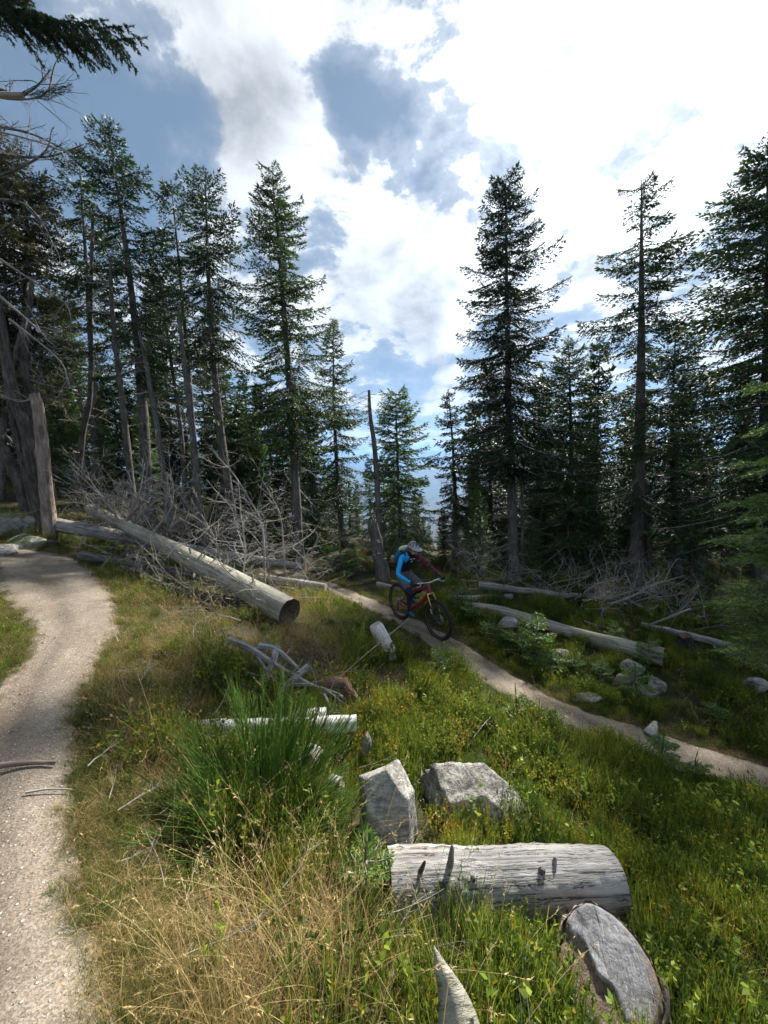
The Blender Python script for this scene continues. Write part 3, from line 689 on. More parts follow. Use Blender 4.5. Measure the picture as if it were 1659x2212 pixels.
# thick broken stub left of the cyclist
def stub():
    b = at(829, 1242, 11.2); b[2] = gz(b[0], b[1]); t = at(805, 1130, 11.2); o = thing('broken_tree_stub', b, 'thick grey broken stub of a dead spruce left of the cyclist', 'tree stump')
    A = Acc(); S = spline([np.array([0, 0, -.15]), (t - b) * .5, t - b], 14); tube(A, S, np.linspace(.2, .15, len(S)) * (1 + .3 * np.exp(-np.linspace(0, 6, len(S)))), 12, rough=.06, seed=4)
    n = 12; top = S[-1]; r = np.random.default_rng(3)
    for i in range(9):
        a = i * .7; tube(A, [top + np.array([math.cos(a), math.sin(a), 0]) * .1 - [0, 0, .1], top + np.array([math.cos(a), math.sin(a), 0]) * .08 + [0, 0, r.uniform(.02, .22)]], [.05, .008], 5)
    A.build('trunk', BARK, o)
    for i in range(5):
        B = Acc(); a = r.uniform(-1, 1) - 1.5; z = r.uniform(.2, .9)
        p = (t - b) * z; box_bev(B, (.13, .1, .035), Matrix.Translation(Vector(p + np.array([math.cos(a), math.sin(a), 0]) * .17)) @ Matrix.Rotation(a, 4, 'Z'), .8); B.build('bracket_fungus', STONE_P, o)
stub()

# ---- the forest wall: copies of a few spruces, each a tree of its own
FAR = []
for i, (H, rb, cb, Rd, kw) in enumerate(((9.5, .12, .8, 1.7, {}), (8, .1, .5, 1.6, dict(gaps=.05)), (11, .14, 2.5, 1.6, dict(gaps=.18)), (6, .07, .25, 1.3, dict(gaps=.03)), (10, .12, 1.5, 1.9, dict(shape=.6)))):
    T, C, B = spruce_parts(H, rb, cb, Rd, 60 + i, lib=BOUGH_F, dead=26, whorl=.36, **kw)
    FAR.append((T.mesh('trunk', BARK), C.mesh('crown', [NEEDLE, TWIG], False), B.mesh('bare_branches', TWIG), H))
FAR_L = FAR[1][1].copy(); FAR_L.materials[0] = NEEDLE_L
def far_tree(kind, x, y, s, rz, label, group, pale=False):
    T, C, B, H = FAR[kind]; o = thing('spruce_tree', (x, y, gz(x, y) - .05), label, 'tree', group, rz); o.scale = (s * random.uniform(.9, 1.15),) * 2 + (s,)
    for nm, me in (('trunk', T), ('crown', FAR_L if (pale and kind == 1) else C), ('bare_branches', B)):
        c = bpy.data.objects.new(nm, me); COL.objects.link(c); c.parent = o
        if nm == 'bare_branches': c['kind'] = 'stuff'
    return o
random.seed(5)
def forest(pts, label, group, hs, pale=0.0, kinds=(0, 1, 2, 4)):
    for (x, y) in pts:
        k = random.choice(kinds); far_tree(k, x, y, random.uniform(*hs) / FAR[k][3], random.uniform(0, 6.28), label, group, random.random() < pale)
def scatter(u0, u1, y0, y1, n, mind, seed):
    r = np.random.default_rng(seed); out = []
    for _ in range(6000):
        if len(out) >= n: break
        y = r.uniform(y0, y1); x = at(r.uniform(u0, u1), 1010, y)[0]
        if all((x - a) ** 2 + (y - b) ** 2 > mind ** 2 for a, b in out): out.append((x, y))
    return out
forest(scatter(-260, 520, 14.5, 27, 40, 1.6, 1), 'spruce in the dark dense forest behind the left-hand log pile', 'left forest behind the log pile', (5.8, 9.2))
forest(scatter(-200, 620, 12.6, 19, 40, 1.05, 7), 'low young spruce filling the gaps between the left-hand trunks', 'young spruces in the left forest', (2.6, 4.6), .5, (1, 3))
forest(scatter(510, 700, 14, 22, 12, 1.3, 2), 'short bushy spruce between the leaning trunks and the central gap', 'short spruces left of the gap', (4.4, 6.4), .2, (0, 1, 3))
forest(scatter(680, 900, 15, 26, 15, 1.2, 3) + scatter(978, 1030, 15, 24, 5, 1.2, 13), 'low spruce in the central gap behind the cyclist', 'low spruces in the gap', (2.4, 4.4), .4, (1, 3))
forest(scatter(885, 990, 15.5, 24, 9, 1.0, 23), 'very low spruce below the blue ridge in the central gap', 'lowest spruces in the gap', (1.3, 2.3), .4, (1, 3))
forest(scatter(1000, 1750, 13.6, 27, 56, 1.2, 4), 'dark spruce in the forest behind the large right-hand spruces', 'right forest behind the large spruces', (6.0, 8.8))
forest(scatter(1000, 1750, 12.4, 18, 38, 1.0, 6), 'low young spruce growing under the right-hand forest', 'young spruces in the right forest', (1.8, 3.6), .4, (1, 3))
# the wood farther down the slope: one mass
def far_wood():
    r = np.random.default_rng(8); n = 210; A = Acc(); lo = []
    for i in range(3):
        T, C, B = spruce_parts(7.5, .1, .3, 1.7, 90 + i, lib={k: v for k, v in BOUGH_F.items()}, dead=0, whorl=.75, per=5, gaps=0)
        v, q, t, uv, ti, qm, tm = C.arrays(); lo.append((v, q, ti, qm))
    for i in range(n):
        y = 27 + 120 * r.random() ** 1.6; x = at(r.uniform(-300, 2000), 1010, y)[0]; v, q, ti, qm = lo[i % 3]; keep = r.random(len(q)) < (.26 if y < 45 else .13)
        qq = q[keep]; used = np.unique(qq); mp = np.zeros(len(v), int); mp[used] = np.arange(len(used)); a = r.uniform(0, 6.28); s = r.uniform(.5, 1.0)
        c, sn = math.cos(a), math.sin(a); vv = v[used] @ np.array([[c, sn, 0], [-sn, c, 0], [0, 0, 1]]) * s * 1.15
        A.add(vv + [x, y, gz(x, y) - .2], q=mp[qq], tint=ti[used], m=qm[keep])
    return A
print('far wood'); A = far_wood(); print('quads', sum(len(q) for q in A.q))
tag(A.build('far_wood', [NEEDLE, TWIG], smooth=False), 'spruce wood falling away down the slope behind the trees', 'forest', kind='stuff')
# ------------------------------------------------------------------ multi-stemmed dark tree at the left edge
def clump():
    y = 9.2; b = at(95, 1135, y); b[2] = gz(b[0], b[1]); o = thing('multi_stemmed_tree', b, 'dark many-stemmed tree with one pale peeling stem at the left edge', 'tree')
    r = np.random.default_rng(3)
    def stem(pts, w0, w1, m, yy=y, name='stem', cap=False, lab=None):
        P = np.array([at(u, v, yy) for u, v in pts]) - b; P[0][2] = min(P[0][2], -.15); S = spline(P, 18); A = Acc(); s = yy / F / 2
        tube(A, S, np.linspace(w0 * s, w1 * s, len(S)), 12, cap=(False, cap), rough=.05, seed=len(pts)); x = A.build(name, m, o)
        if lab: x['label'] = lab
        return S
    S1 = stem([(95, 1150), (70, 1000), (58, 930), (28, 850), (5, 720), (-20, 560), (-30, 380)], 30, 13, BARK_D)
    S2 = stem([(72, 1145), (40, 1040), (10, 980), (-40, 900), (-90, 820)], 24, 16, BARK_D, 9.4)
    S3 = stem([(108, 1145), (100, 1060), (90, 950), (82, 880), (74, 852)], 27, 19, BARK_P, 9.0, cap=True, lab='pale peeling broken stem')
    S4 = stem([(95, 1100), (75, 960), (68, 880), (52, 790), (60, 700), (70, 600)], 22, 8, BARK_D, 9.6)
    S5 = stem([(60, 960), (20, 860), (35, 760), (62, 660)], 14, 6, BARK_D, 9.3)
    for i, (pts, yy) in enumerate((([(74, 858), (45, 868), (0, 852)], 9.0), ([(78, 865), (110, 855), (160, 820), (230, 790)], 9.2), ([(74, 858), (85, 820), (95, 800)], 9.0), ([(20, 690), (60, 720), (130, 780), (150, 830)], 8.6), ([(0, 640), (70, 700), (110, 740)], 8.4),
                                   ([(0, 560), (60, 600), (140, 655), (155, 700)], 8.4), ([(-20, 330), (60, 340), (120, 335), (180, 312)], 8.0), ([(-20, 270), (70, 290), (150, 330)], 8.2), ([(-10, 190), (40, 205), (75, 190), (110, 150)], 7.6), ([(0, 380), (50, 360), (95, 330), (110, 300)], 8.0), ([(-20, 430), (50, 440), (90, 480), (120, 540)], 8.3), ([(0, 500), (50, 470), (100, 480)], 8.3))):
        S = spline([at(u, v, yy) for u, v in pts], 10) - b; A = Acc(); tube(A, S, np.linspace(.028, .009, len(S)), 5)
        for j in range(9):
            k = int(r.integers(2, len(S) - 1)); d = unit(unit(S[k + 1] - S[k]) + r.normal(0, .6, 3))
            twig_rec(A, S[k], d, r.uniform(.25, .75), .009, r, 1, nb=4, wob=.15)
        A.build('bare_branch', TWIG if i in (0, 3, 4, 5) else BARK, o)
clump()

# ------------------------------------------------------------------ logs
def log_px(name, label, cat, a, bb, r0, r1, m, capm=None, caps=(True, True), n=14, rough=.035, mid=None, seed=1, group=None, stubs=0, lift=None, dip=0.0, tailtilt=None):
    """log between two photograph points (u, v, distance); lift: raise its ends to rest on the ground"""
    P = [at(*a)] + ([at(*x) for x in mid] if mid else []) + [at(*bb)]
    P = np.array(P); S = spline(P, 26)
    if lift is not None:
        for p in S: p[2] = max(p[2], gz(p[0], p[1]) + lift)
    o0 = S[len(S) // 2].copy(); o0[2] -= max(r0, r1)
    o = thing(name, o0, label, cat, group); r = np.random.default_rng(seed)
    A = Acc(); rr = np.linspace(r0, r1, len(S)) * (1 + .03 * np.sin(np.linspace(0, 9, len(S)) + seed)); tube(A, S - o0, rr, n, cap=caps, m=0, capm=1, rough=rough, seed=seed, capdip=dip)
    A.build('trunk', [m, capm or END], o)
    T, N, B = frames(S)
    for i in range(stubs):
        k = int(r.integers(2, len(S) - 2)); ang = r.uniform(0, 6.28); d = N[k] * math.cos(ang) + B[k] * math.sin(ang); d = unit(d + T[k] * r.uniform(-.2, .5))
        if d[2] < -.3: d = -d
        A = Acc(); L = r.uniform(.03, .12); tube(A, [S[k] - o0 + d * rr[k] * .8, S[k] - o0 + d * (rr[k] + L * .5), S[k] - o0 + d * (rr[k] + L)], [.02, .015, .009], 6, cap=(False, True)); A.build('branch_stub', m, o)
    return o, S, o0
def branch_on(o, o0, pts, r0, m=None, twigs=10, seed=0, tl=(.2, .7), name='branch', wob=.12, nb=4, depth=1):
    """a bare branch with its twigs, a part of thing o; pts = world points"""
    r = np.random.default_rng(seed); S = spline(np.array(pts), 10) - o0; A = Acc(); tube(A, S, np.linspace(r0, r0 * .3, len(S)), 6, rough=.05, seed=seed)
    for j in range(twigs):
        k = int(r.integers(2, len(S) - 1)); d = unit(unit(S[k + 1] - S[k]) * .7 + unit(r.normal(0, 1, 3)) * .8)
        twig_rec(A, S[k], d, r.uniform(*tl), r0 * .4, r, depth, nb=nb, wob=wob)
    return A.build(name, m or TWIG, o)
# great fallen trunk
oA, SA, o0A = log_px('fallen_tree', 'long grey fallen trunk sloping to its dark sawn end near the trail', 'fallen tree', (626, 1322, 5.5), (192, 1098, 9.3), .205, .095, WOOD_G, END_D, mid=[(420, 1212, 7.0), (290, 1145, 8.3)], n=20, seed=5, stubs=22, dip=.10)
k = 0
for pts, r0 in (([(268, 1135, 8.5), (215, 1070, 8.6), (150, 1005, 8.9)], .030), ([(262, 1130, 8.5), (225, 1080, 8.4), (188, 1028, 8.5)], .028), ([(270, 1130, 8.5), (300, 1070, 8.3), (312, 1000, 8.4)], .034), ([(272, 1128, 8.5), (330, 1060, 8.3), (355, 1040, 8.2)], .024),
                ([(330, 1150, 8.0), (372, 1090, 8.0), (368, 1010, 8.1)], .026), ([(285, 1135, 8.4), (340, 1080, 8.0), (420, 1060, 7.8)], .02), ([(240, 1115, 8.8), (200, 1090, 8.9), (140, 1085, 9.1)], .02), ([(300, 1150, 8.2), (340, 1180, 7.8), (310, 1240, 7.3)], .02), ([(420, 1212, 7.0), (470, 1160, 7.0), (520, 1120, 7.2)], .02), ([(455, 1225, 6.7), (470, 1180, 6.6), (435, 1110, 6.6)], .02), ([(330, 1165, 7.9), (300, 1190, 7.4), (285, 1260, 7.0)], .016)):
    k += 1; branch_on(oA, o0A, [at(*p) for p in pts], r0 * .8, twigs=14, seed=k, tl=(.25, .95), nb=5)
oB, SB, o0B = log_px('fallen_tree', 'pale fallen trunk lying level behind the long sloping trunk', 'fallen tree', (112, 1132, 9.15), (655, 1225, 9.6), .16, .09, WOOD, END, mid=[(270, 1160, 9.0), (400, 1185, 9.2)], n=16, seed=8, stubs=18)
for k in range(16):
    j = 4 + k % 20; p = SB[j]; r = np.random.default_rng(200 + k); d = unit(np.array([r.uniform(-.7, .9), r.uniform(-.6, .3), r.uniform(.1, 1.1)])); L = r.uniform(.7, 1.6)
    branch_on(oB, o0B, [p, p + d * L * .5 + [0, 0, .05], p + d * L + [0, 0, .18]], .018, twigs=12, seed=300 + k, tl=(.2, .8), nb=5)
oD, SD, o0D = log_px('fallen_log', 'dark mossy log on the ground beside the left trail', 'log', (172, 1200, 7.5), (420, 1240, 7.6), .085, .07, BARK, END, seed=9, stubs=10, lift=.06)
log_px('fallen_log', 'short charred log poking out under the sloping trunk', 'log', (374, 1276, 6.35), (560, 1322, 6.0), .10, .11, WOOD_D, END_D, seed=10, dip=.03, lift=.09)
log_px('fallen_log', 'grey log end lying beside the narrow trail beyond the sloping trunk', 'log', (704, 1270, 8.6), (560, 1248, 8.9), .105, .1, WOOD, END, seed=11, lift=.08)
log_px('fallen_log', 'pale thin trunk lying among brush behind the sloping trunk', 'log', (400, 1180, 9.9), (640, 1226, 9.9), .075, .06, WOOD, END, seed=12, lift=.3)
# right of the trail
log_px('fallen_log', 'long smooth log lying right of the trail with rotten splintered near end', 'log', (1435, 1420, 6.35), (1004, 1308, 8.6), .155, .085, WOOD_G, ROT, mid=[(1250, 1372, 7.3), (1090, 1322, 8.2)], n=18, seed=13, stubs=3, dip=.08, lift=.08)
oR, SR, o0R = log_px('fallen_tree', 'grey fallen dead tree with bare pale crown right of the cyclist', 'fallen tree', (1034, 1266, 10.4), (1330, 1318, 9.6), .105, .06, WOOD, END, mid=[(1180, 1292, 10.0)], seed=14, stubs=10, lift=.2)
k = 0
for pts, r0 in (([(1270, 1312, 9.6), (1370, 1275, 9.4), (1480, 1243, 9.2)], .04), ([(1250, 1318, 9.5), (1340, 1298, 9.0), (1410, 1265, 9.0)], .05), ([(1235, 1300, 9.6), (1290, 1262, 9.5), (1340, 1252, 9.5)], .022), ([(1320, 1318, 9.4), (1360, 1400, 8.4), (1365, 1395, 8.3)], .02), ([(1300, 1320, 9.5), (1440, 1330, 8.8), (1500, 1290, 9.0)], .022),
                ([(1330, 1318, 9.4), (1420, 1345, 8.6), (1520, 1330, 8.6)], .022), ([(1200, 1298, 9.8), (1230, 1260, 9.8), (1225, 1225, 9.8)], .015), ([(1290, 1316, 9.5), (1330, 1250, 9.7), (1345, 1200, 9.8)], .016), ([(1180, 1310, 9.6), (1150, 1330, 9.2), (1120, 1345, 8.9)], .016), ([(1320, 1316, 9.4), (1430, 1280, 9.6), (1500, 1240, 9.9)], .02)):
    k += 1; branch_on(oR, o0R, [at(*p) for p in pts], r0 * .8, twigs=14, seed=20 + k, tl=(.25, .9), nb=5)
oR3, _, _ = log_px('fallen_log', 'thin pale log end poking from the grass at the far right', 'log', (1592, 1408, 6.9), (1385, 1352, 8.0), .075, .055, WOOD, END, seed=15, lift=.15)
log_px('fallen_log', 'slim bare stick lying slanted across the right-hand grass', 'log', (1328, 1382, 7.9), (1490, 1315, 8.3), .035, .02, WOOD, END, n=8, seed=16)
log_px('fallen_log', 'weathered log behind the front wheel of the bicycle', 'log', (955, 1302, 9.0), (1105, 1300, 9.6), .075, .07, WOOD, END, seed=17, lift=.12)
log_px('fallen_log', 'broken grey log on the bank left of the cyclist', 'log', (815, 1262, 10.2), (862, 1272, 9.8), .07, .06, WOOD, END, seed=18, lift=.06)
def rootball():
    p = gp(1482, 1408); o = thing('rotten_stump', p, 'small dark stump with red-brown rotten wood by the thin pale log end', 'tree stump'); A = Acc(); r = np.random.default_rng(8)
    tube(A, [(0, 0, -.1), (0, 0, .05), (-.02, 0, .2), (-.05, -.02, .33)], [.2, .17, .13, .1], 14, rough=.14, seed=3, cap=(False, True), capm=1)
    for i in range(7): a = i * .9; tube(A, [(math.cos(a) * .1, math.sin(a) * .1, .12), (math.cos(a) * .24, math.sin(a) * .24, .03), (math.cos(a) * .34, math.sin(a) * .34, -.06)], [.06, .045, .02], 6, rough=.15, seed=i)
    A.build('wood', [WOOD_D, ROT], o)
rootball()
def leanpost():
    b = at(838, 1402, 5.35); t = at(812, 1352, 5.35); o = thing('upright_log', b, 'pale rounded log standing aslant in the bilberries left of the front wheel', 'log'); A = Acc()
    S = np.array([np.array([0, 0, -.15]), [0, 0, 0], (t - b) * .6 + [0, 0, 0], (t - b) * .95, (t - b) * 1.06]); tube(A, S, [.115, .11, .1, .096, .082], 16, rough=.05, seed=2, cap=(False, True), capm=1); A.build('trunk', [WOOD_W, END], o)
leanpost()
# bleached log behind the broom
oW, _, _ = log_px('bleached_log', 'sun-bleached white log lying behind the green broom shrub', 'log', (392, 1580, 2.98), (770, 1562, 3.10), .078, .062, WOOD_W, END, n=16, seed=19, rough=.06)
log_px('bleached_log', 'short white chunk of wood lying on the bleached log', 'log', (625, 1556, 3.16), (705, 1548, 3.18), .075, .075, WOOD_W, END, n=14, seed=20, rough=.06)
# sawn log in the foreground
def sawn_log():
    a = gp(838, 2000); bb = gp(1318, 1965); rl = .165
    a = at(838, 1926, 1.74); bb = at(1322, 1900, 1.86); o0 = (a + bb) / 2 - [0, 0, rl]
    o = thing('sawn_log', o0, 'thick silver-grey sawn log lying across the foreground', 'log'); A = Acc(); S = spline([a, (a + bb) / 2 + [0, 0, .005], bb], 40) - o0
    rr = np.linspace(.174, .142, len(S)); rr *= 1 + .025 * np.sin(np.linspace(0, 11, len(S))) ; tube(A, S, rr, 48, cap=(True, True), capm=1, rough=.03, seed=31); A.build('trunk', [WOOD, END], o)
    T, N, B = frames(S); ax = unit(bb - a); view = unit(-(a + bb) / 2); up = np.array([0, 0, 1.]); r = np.random.default_rng(5)
    for (f, an, L, rad, ln) in ((.10, 42, .10, .009, .12), (.255, 68, .13, .014, -.05), (.17, 8, .035, .016, .2), (.27, -22, .03, .013, .1), (.70, 62, .035, .011, 0), (.66, 28, .03, .016, -.2), (.33, 16, .015, .014, 0)):
        d = unit(view * math.cos(R(an)) * .8 + up * math.sin(R(an)) + ax * ln); d = unit(d - ax * np.dot(d, ax) + ax * ln)
        p = a + (bb - a) * f - o0; q = p + d * (.172 - .02 * f); A = Acc(); tube(A, [q - d * .03, q + d * L * .5, q + d * L * .8, q + d * L], [rad * 1.5, rad, rad * .8, rad * .3], 7, cap=(False, True), rough=.1, seed=int(f * 99)); A.build('branch_stub', BARK if an < 50 else WOOD, o)
sawn_log()
# stump with a stepped cut
def stump():
    ctr = at(1308, 2085, 1.36); g0 = gz(ctr[0], ctr[1]); o = thing('tree_stump', (ctr[0], ctr[1], g0), 'low grey-topped stump with a brown step cut, at the bottom right', 'tree stump'); base = np.array([ctr[0], ctr[1], g0]); h = ctr[2] - g0
    n = 56; a = np.arange(n) * 2 * math.pi / n; r = np.random.default_rng(2)
    tocam = unit(np.array([-ctr[0], -ctr[1], 0])); side = np.array([-tocam[1], tocam[0], 0.]); 
    if side[0] < 0: side = -side
    back = -tocam; ax1 = unit(back * .97 - side * .22); ax2 = unit(side * .97 + back * .22)
    rx = .165 * (1 + .05 * np.sin(2 * a + 1) + .05 * np.sin(3 * a + 2) + .03 * np.sin(7 * a)); ry = .188 * (1 + .05 * np.sin(3 * a + .5) + .03 * np.sin(5 * a))
    rx = rx * (1 - .1 * np.exp(-((a - 1.25) / .16) ** 2)); ry = ry * (1 - .1 * np.exp(-((a - 1.25) / .16) ** 2))
    ring = ax1[None] * (np.cos(a) * rx)[:, None] + ax2[None] * (-np.sin(a) * ry)[:, None]
    tilt = lambda p: p @ tocam * -.38 + p @ side * -.10
    A = Acc(); lev = (-.15, 0, .35, .7, .93, 1.0); V = []; uv = []
    for l in lev:
        f = 1.0 + .22 * (1 - min(1, max(l, 0))) - (.015 if l == 1 else 0) ; p = ring * f * (1 + .02 * r.normal(0, 1, n))[:, None]; z = h * l + tilt(p) * max(0, l)
        V.append(p + np.stack([0 * z, 0 * z, z], -1)); uv.append(np.stack([np.full(n, l * h), np.cos(a) * .2, np.sin(a) * .2], -1))
    i = np.arange(len(lev) - 1)[:, None] * n; j = np.arange(n)[None]; j2 = (j + 1) % n
    A.add(np.concatenate(V), q=np.stack([i + j, i + j2, i + n + j2, i + n + j], -1).reshape(-1, 4), uv=np.concatenate(uv)); A.build('bark', BARK_P, o)
    # cut face: radial grid with a step down on the near-left side
    m = 26; V = []; uv = []; st = []
    cutd = unit(tocam * .80 - side * .60)
    for k in range(m + 1):
        f = k / m; p = ring * f * .985; s = p @ cutd + .012 * np.sin(p @ side * 60); w = sm(s, .03, .042); edge = .018 * w * (1 + 2.0 * np.maximum(s, 0))
        z = h + tilt(p) - edge + .004 * fbm(np.concatenate([p[:, :2] * 60, np.zeros((n, 1))], 1), 3, 4) - .01 * max(0, f - .93) / .07; V.append(p + np.stack([0 * z, 0 * z, z], -1)); uv.append(np.stack([np.zeros(n), p @ ax1, p @ ax2], -1)); st.append(w)
    V, uv, st = np.concatenate(V), np.concatenate(uv), np.concatenate(st); i = np.arange(m)[:, None] * n
    q = np.stack([i + j, i + n + j, i + n + j2, i + j2], -1).reshape(-1, 4); A = Acc(); A.add(V, q=q[:, ::-1], uv=uv, m=(st[q].mean(1) > .35).astype(int)); A.build('cut_face', [END_S, TANW], o, smooth=False)
    # bark flaps
    for (aa, s) in ((2.2, 1.0), (4.4, .8)):
        k = int(aa / 6.283 * n); A = Acc(); pts = [ring[(k + d) % n] * 1.06 + [0, 0, h + tilt(ring[(k + d) % n]) - .01 + .02 * math.sin((d + 4) * .4)] for d in range(-5, 6)]; tube(A, pts, [.004] + [.010 * s] * 9 + [.004], 6, rough=.25, seed=k); A.build('bark_flap', BARK_D, o)
    o.location = base
stump()
def splinter():
    b = at(992, 2240, 1.0); t = at(944, 2050, 1.10); o = thing('wood_splinter', b, 'pointed grey splinter of wood standing in dry grass left of the stump', 'splinter'); A = Acc()
    d = t - b; n = 8; V = []; sx = np.array([1., .1, 0]); 
    for f in np.linspace(-.25, 1, 9):
        w = .07 * (1 - max(f, 0)) ** .8 + .002; c = d * f + sx * .012 * math.sin(f * 4); V += [c - sx * w, c - sx * w * .2 + np.array([0, -.02, .012]) * (1 - max(f, 0)), c + sx * w, c + np.array([0, .02, -.01])]
    q = [[4 * i + j, 4 * i + (j + 1) % 4, 4 * i + 4 + (j + 1) % 4, 4 * i + 4 + j] for i in range(8) for j in range(4)]
    A.add(V, q=q, uv=np.array(V)); A.build('wood', WOOD_G, o, smooth=False)
splinter()
# driftwood-like branch heap round an old root, above the broom
def rootheap():
    b = gp(640, 1500); o = thing('old_root_stump', b, 'weathered root stump with twisted grey roots behind the white log', 'tree stump'); r = np.random.default_rng(12)
    A = Acc(); c = at(700, 1490, 3.75) - b
    tube(A, [c + [-.16, .05, -.14], c + [0, .06, -.01], c + [.17, .06, -.03], c + [.3, .05, -.14]], [.1, .13, .12, .05], 14, rough=.2, seed=6, cap=(True, True)); A.build('root_block', ROT, o)
    for i, (pts, r0) in enumerate((([(495, 1382, 4.1), (540, 1400, 4.0), (600, 1440, 3.85), (690, 1490, 3.65), (740, 1505, 3.6)], .034), ([(545, 1400, 4.05), (590, 1470, 3.7), (640, 1520, 3.5)], .02), ([(600, 1400, 4.1), (580, 1450, 3.8), (525, 1520, 3.5)], .04), ([(665, 1440, 3.9), (620, 1480, 3.65), (540, 1540, 3.4)], .035),
                                   ([(610, 1480, 3.7), (670, 1480, 3.65), (735, 1500, 3.6)], .02), ([(700, 1500, 3.6), (715, 1530, 3.45), (728, 1560, 3.35)], .018), ([(500, 1500, 3.6), (600, 1490, 3.65), (700, 1470, 3.75)], .015), ([(560, 1395, 4.1), (600, 1405, 4.05), (650, 1450, 3.85)], .035))):
        S = spline([at(*p) for p in pts], 12) - b; A = Acc(); tube(A, S, np.linspace(r0 * 1.1, r0 * .45, len(S)), 8, rough=.12, seed=i, cap=(True, True))
        for j in range(5):
            k = int(r.integers(1, len(S) - 1)); twig_rec(A, S[k], r.normal(0, 1, 3) + [0, 0, .3], r.uniform(.1, .3), .008, r, 1, nb=3)
        A.build('root', WOOD, o)
rootheap()

# brushwood tangles
def brush(name, label, boxes, n, seed, L=(.3, 1.1), rad=.007, depth=2):
    r = np.random.default_rng(seed); A = Acc()
    for i in range(n):
        u0, u1, v0, v1, y0, y1 = boxes[i % len(boxes)]; y = r.uniform(y0, y1); p = at(r.uniform(u0, u1), r.uniform(v0, v1), y); p[2] = max(p[2], gz(p[0], p[1]) + .02)
        d = np.array([r.normal(0, 1), r.normal(0, .7), r.normal(.25, .6)]); twig_rec(A, p, d, r.uniform(*L), rad * r.uniform(.7, 1.5), r, depth, nb=4, wob=.14)
    return tag(A.build(name, TWIG), label, 'brushwood', kind='stuff')
brush('brushwood', 'tangle of bare grey twigs around the fallen trunks on the left', [(140, 330, 1040, 1180, 8.3, 10.2), (330, 600, 1120, 1230, 7.6, 9.9), (430, 690, 1180, 1300, 6.6, 9.3), (200, 480, 1180, 1290, 6.6, 8.0), (380, 560, 1270, 1330, 5.7, 6.6)], 330, 3)
brush('brushwood', 'tangle of bare grey twigs around the fallen tree on the right', [(1130, 1420, 1230, 1330, 8.8, 10.4), (1250, 1560, 1270, 1390, 7.6, 9.8), (980, 1130, 1190, 1270, 10, 12), (1380, 1600, 1180, 1330, 10, 12)], 250, 4)
brush('brushwood', 'dark dead twigs under the trees behind the cyclist', [(640, 860, 1120, 1240, 11, 13), (700, 1000, 1080, 1220, 12, 14), (950, 1130, 1180, 1260, 11.3, 12.6)], 110, 5)
for i, (pts, y, r0, lb) in enumerate((([(578, 1206), (572, 1150), (545, 1090), (505, 1025), (466, 984)], 8.6, .028, 'bent bare sapling arching left over the log pile'), ([(566, 1200), (568, 1150), (548, 1115), (490, 1085), (446, 1036)], 8.2, .024, 'lower bent bare sapling under the arching one'),
                                     ([(612, 1208), (608, 1130), (590, 1080), (558, 1022)], 9.0, .026, 'bare forked sapling standing right of the arching ones'), ([(512, 1290), (530, 1200), (522, 1120)], 6.6, .018, 'thin dark upright dead stick rising over the sloping trunk'))):
    P = [at(u, v, y) for u, v in pts]; P[0][2] = min(P[0][2], gz(P[0][0], P[0][1])); o = thing('bare_sapling', P[0], lb, 'sapling'); branch_on(o, P[0], P, r0, twigs=22, seed=70 + i, tl=(.2, .9), name='stem')
for i, (a, bb, r0, lb) in enumerate(((( -20, 1702), (122, 1660), .017, 'bark-brown stick lying across the left trail'), ((60, 1745), (158, 1715), .006, 'thin twig lying on the left trail below the stick'), ((1500, 1990), (1680, 1905), .02, 'pale bare stick slanting in from the right edge'), ((1010, 1620), (1060, 1560), .007, 'thin grey twig standing in the bilberries above the rocks'), ((905, 1600), (912, 1690), .008, 'short pale twig beside the block-shaped rock'), ((700, 1500), (880, 1350), .005, 'long grey twig slanting up right from the root stump'), ((470, 1335), (520, 1350), .012, 'short twig below the sloping trunk'))):
    p = gp(*a); q = gp(*bb) if i not in (3, 5) else at(bb[0], bb[1], p[1] + .3)
    if i < 2: p[2] = base_z(p[0], p[1]) + .02; q[2] = base_z(q[0], q[1]) + .02
    p = p + [0, 0, r0 + .03 * (i > 1)]; q = q + [0, 0, r0 + .05 * (i > 1)]; A = Acc(); m_ = (p + q) / 2 + [0, 0, .012]; tube(A, spline([p, m_, q], 8), np.linspace(r0, r0 * .6, 9), 6, cap=(True, True), rough=.12, seed=i); tag(A.build('stick', BARK_P if i == 0 else TWIG, origin=p), lb, 'stick')

# ------------------------------------------------------------------ rocks
def rock_mesh(seed, size, planes=9, sub=4, sharp=.92, rough=.06, nrm=None):
    r = np.random.default_rng(seed); bm = bmesh.new(); bmesh.ops.create_icosphere(bm, subdivisions=sub, radius=1.0)
    D = np.array([v.co[:] for v in bm.verts]); D /= np.linalg.norm(D, axis=1)[:, None]; Nn = unit(r.normal(0, 1, (planes, 3))); dd = r.uniform(.5, .92, planes)
    if nrm is not None: Nn = unit(np.array([k[:3] for k in nrm], float)); dd = np.array([k[3] for k in nrm])
    rad = np.ones(len(D)) * (1.1 if nrm is None else 1.6)
    for nn, q in zip(Nn, dd): c = D @ nn; rad = np.where(c > .05, np.minimum(rad, q / np.maximum(c, .05)), rad)
    P = D * (rad * sharp + (1 - sharp) * .9)[:, None] * (1 + rough * 2 * (fbm(D * 3 + seed, 4, seed) - .47) + rough * (fbm(D * 9 + seed, 3, seed) - .45))[:, None]
    P = P * np.array(size)
    for v, p in zip(bm.verts, P): v.co = p
    me = bpy.data.meshes.new('rock'); bm.to_mesh(me); bm.free()
    for p in me.polygons: p.use_smooth = True
    return me
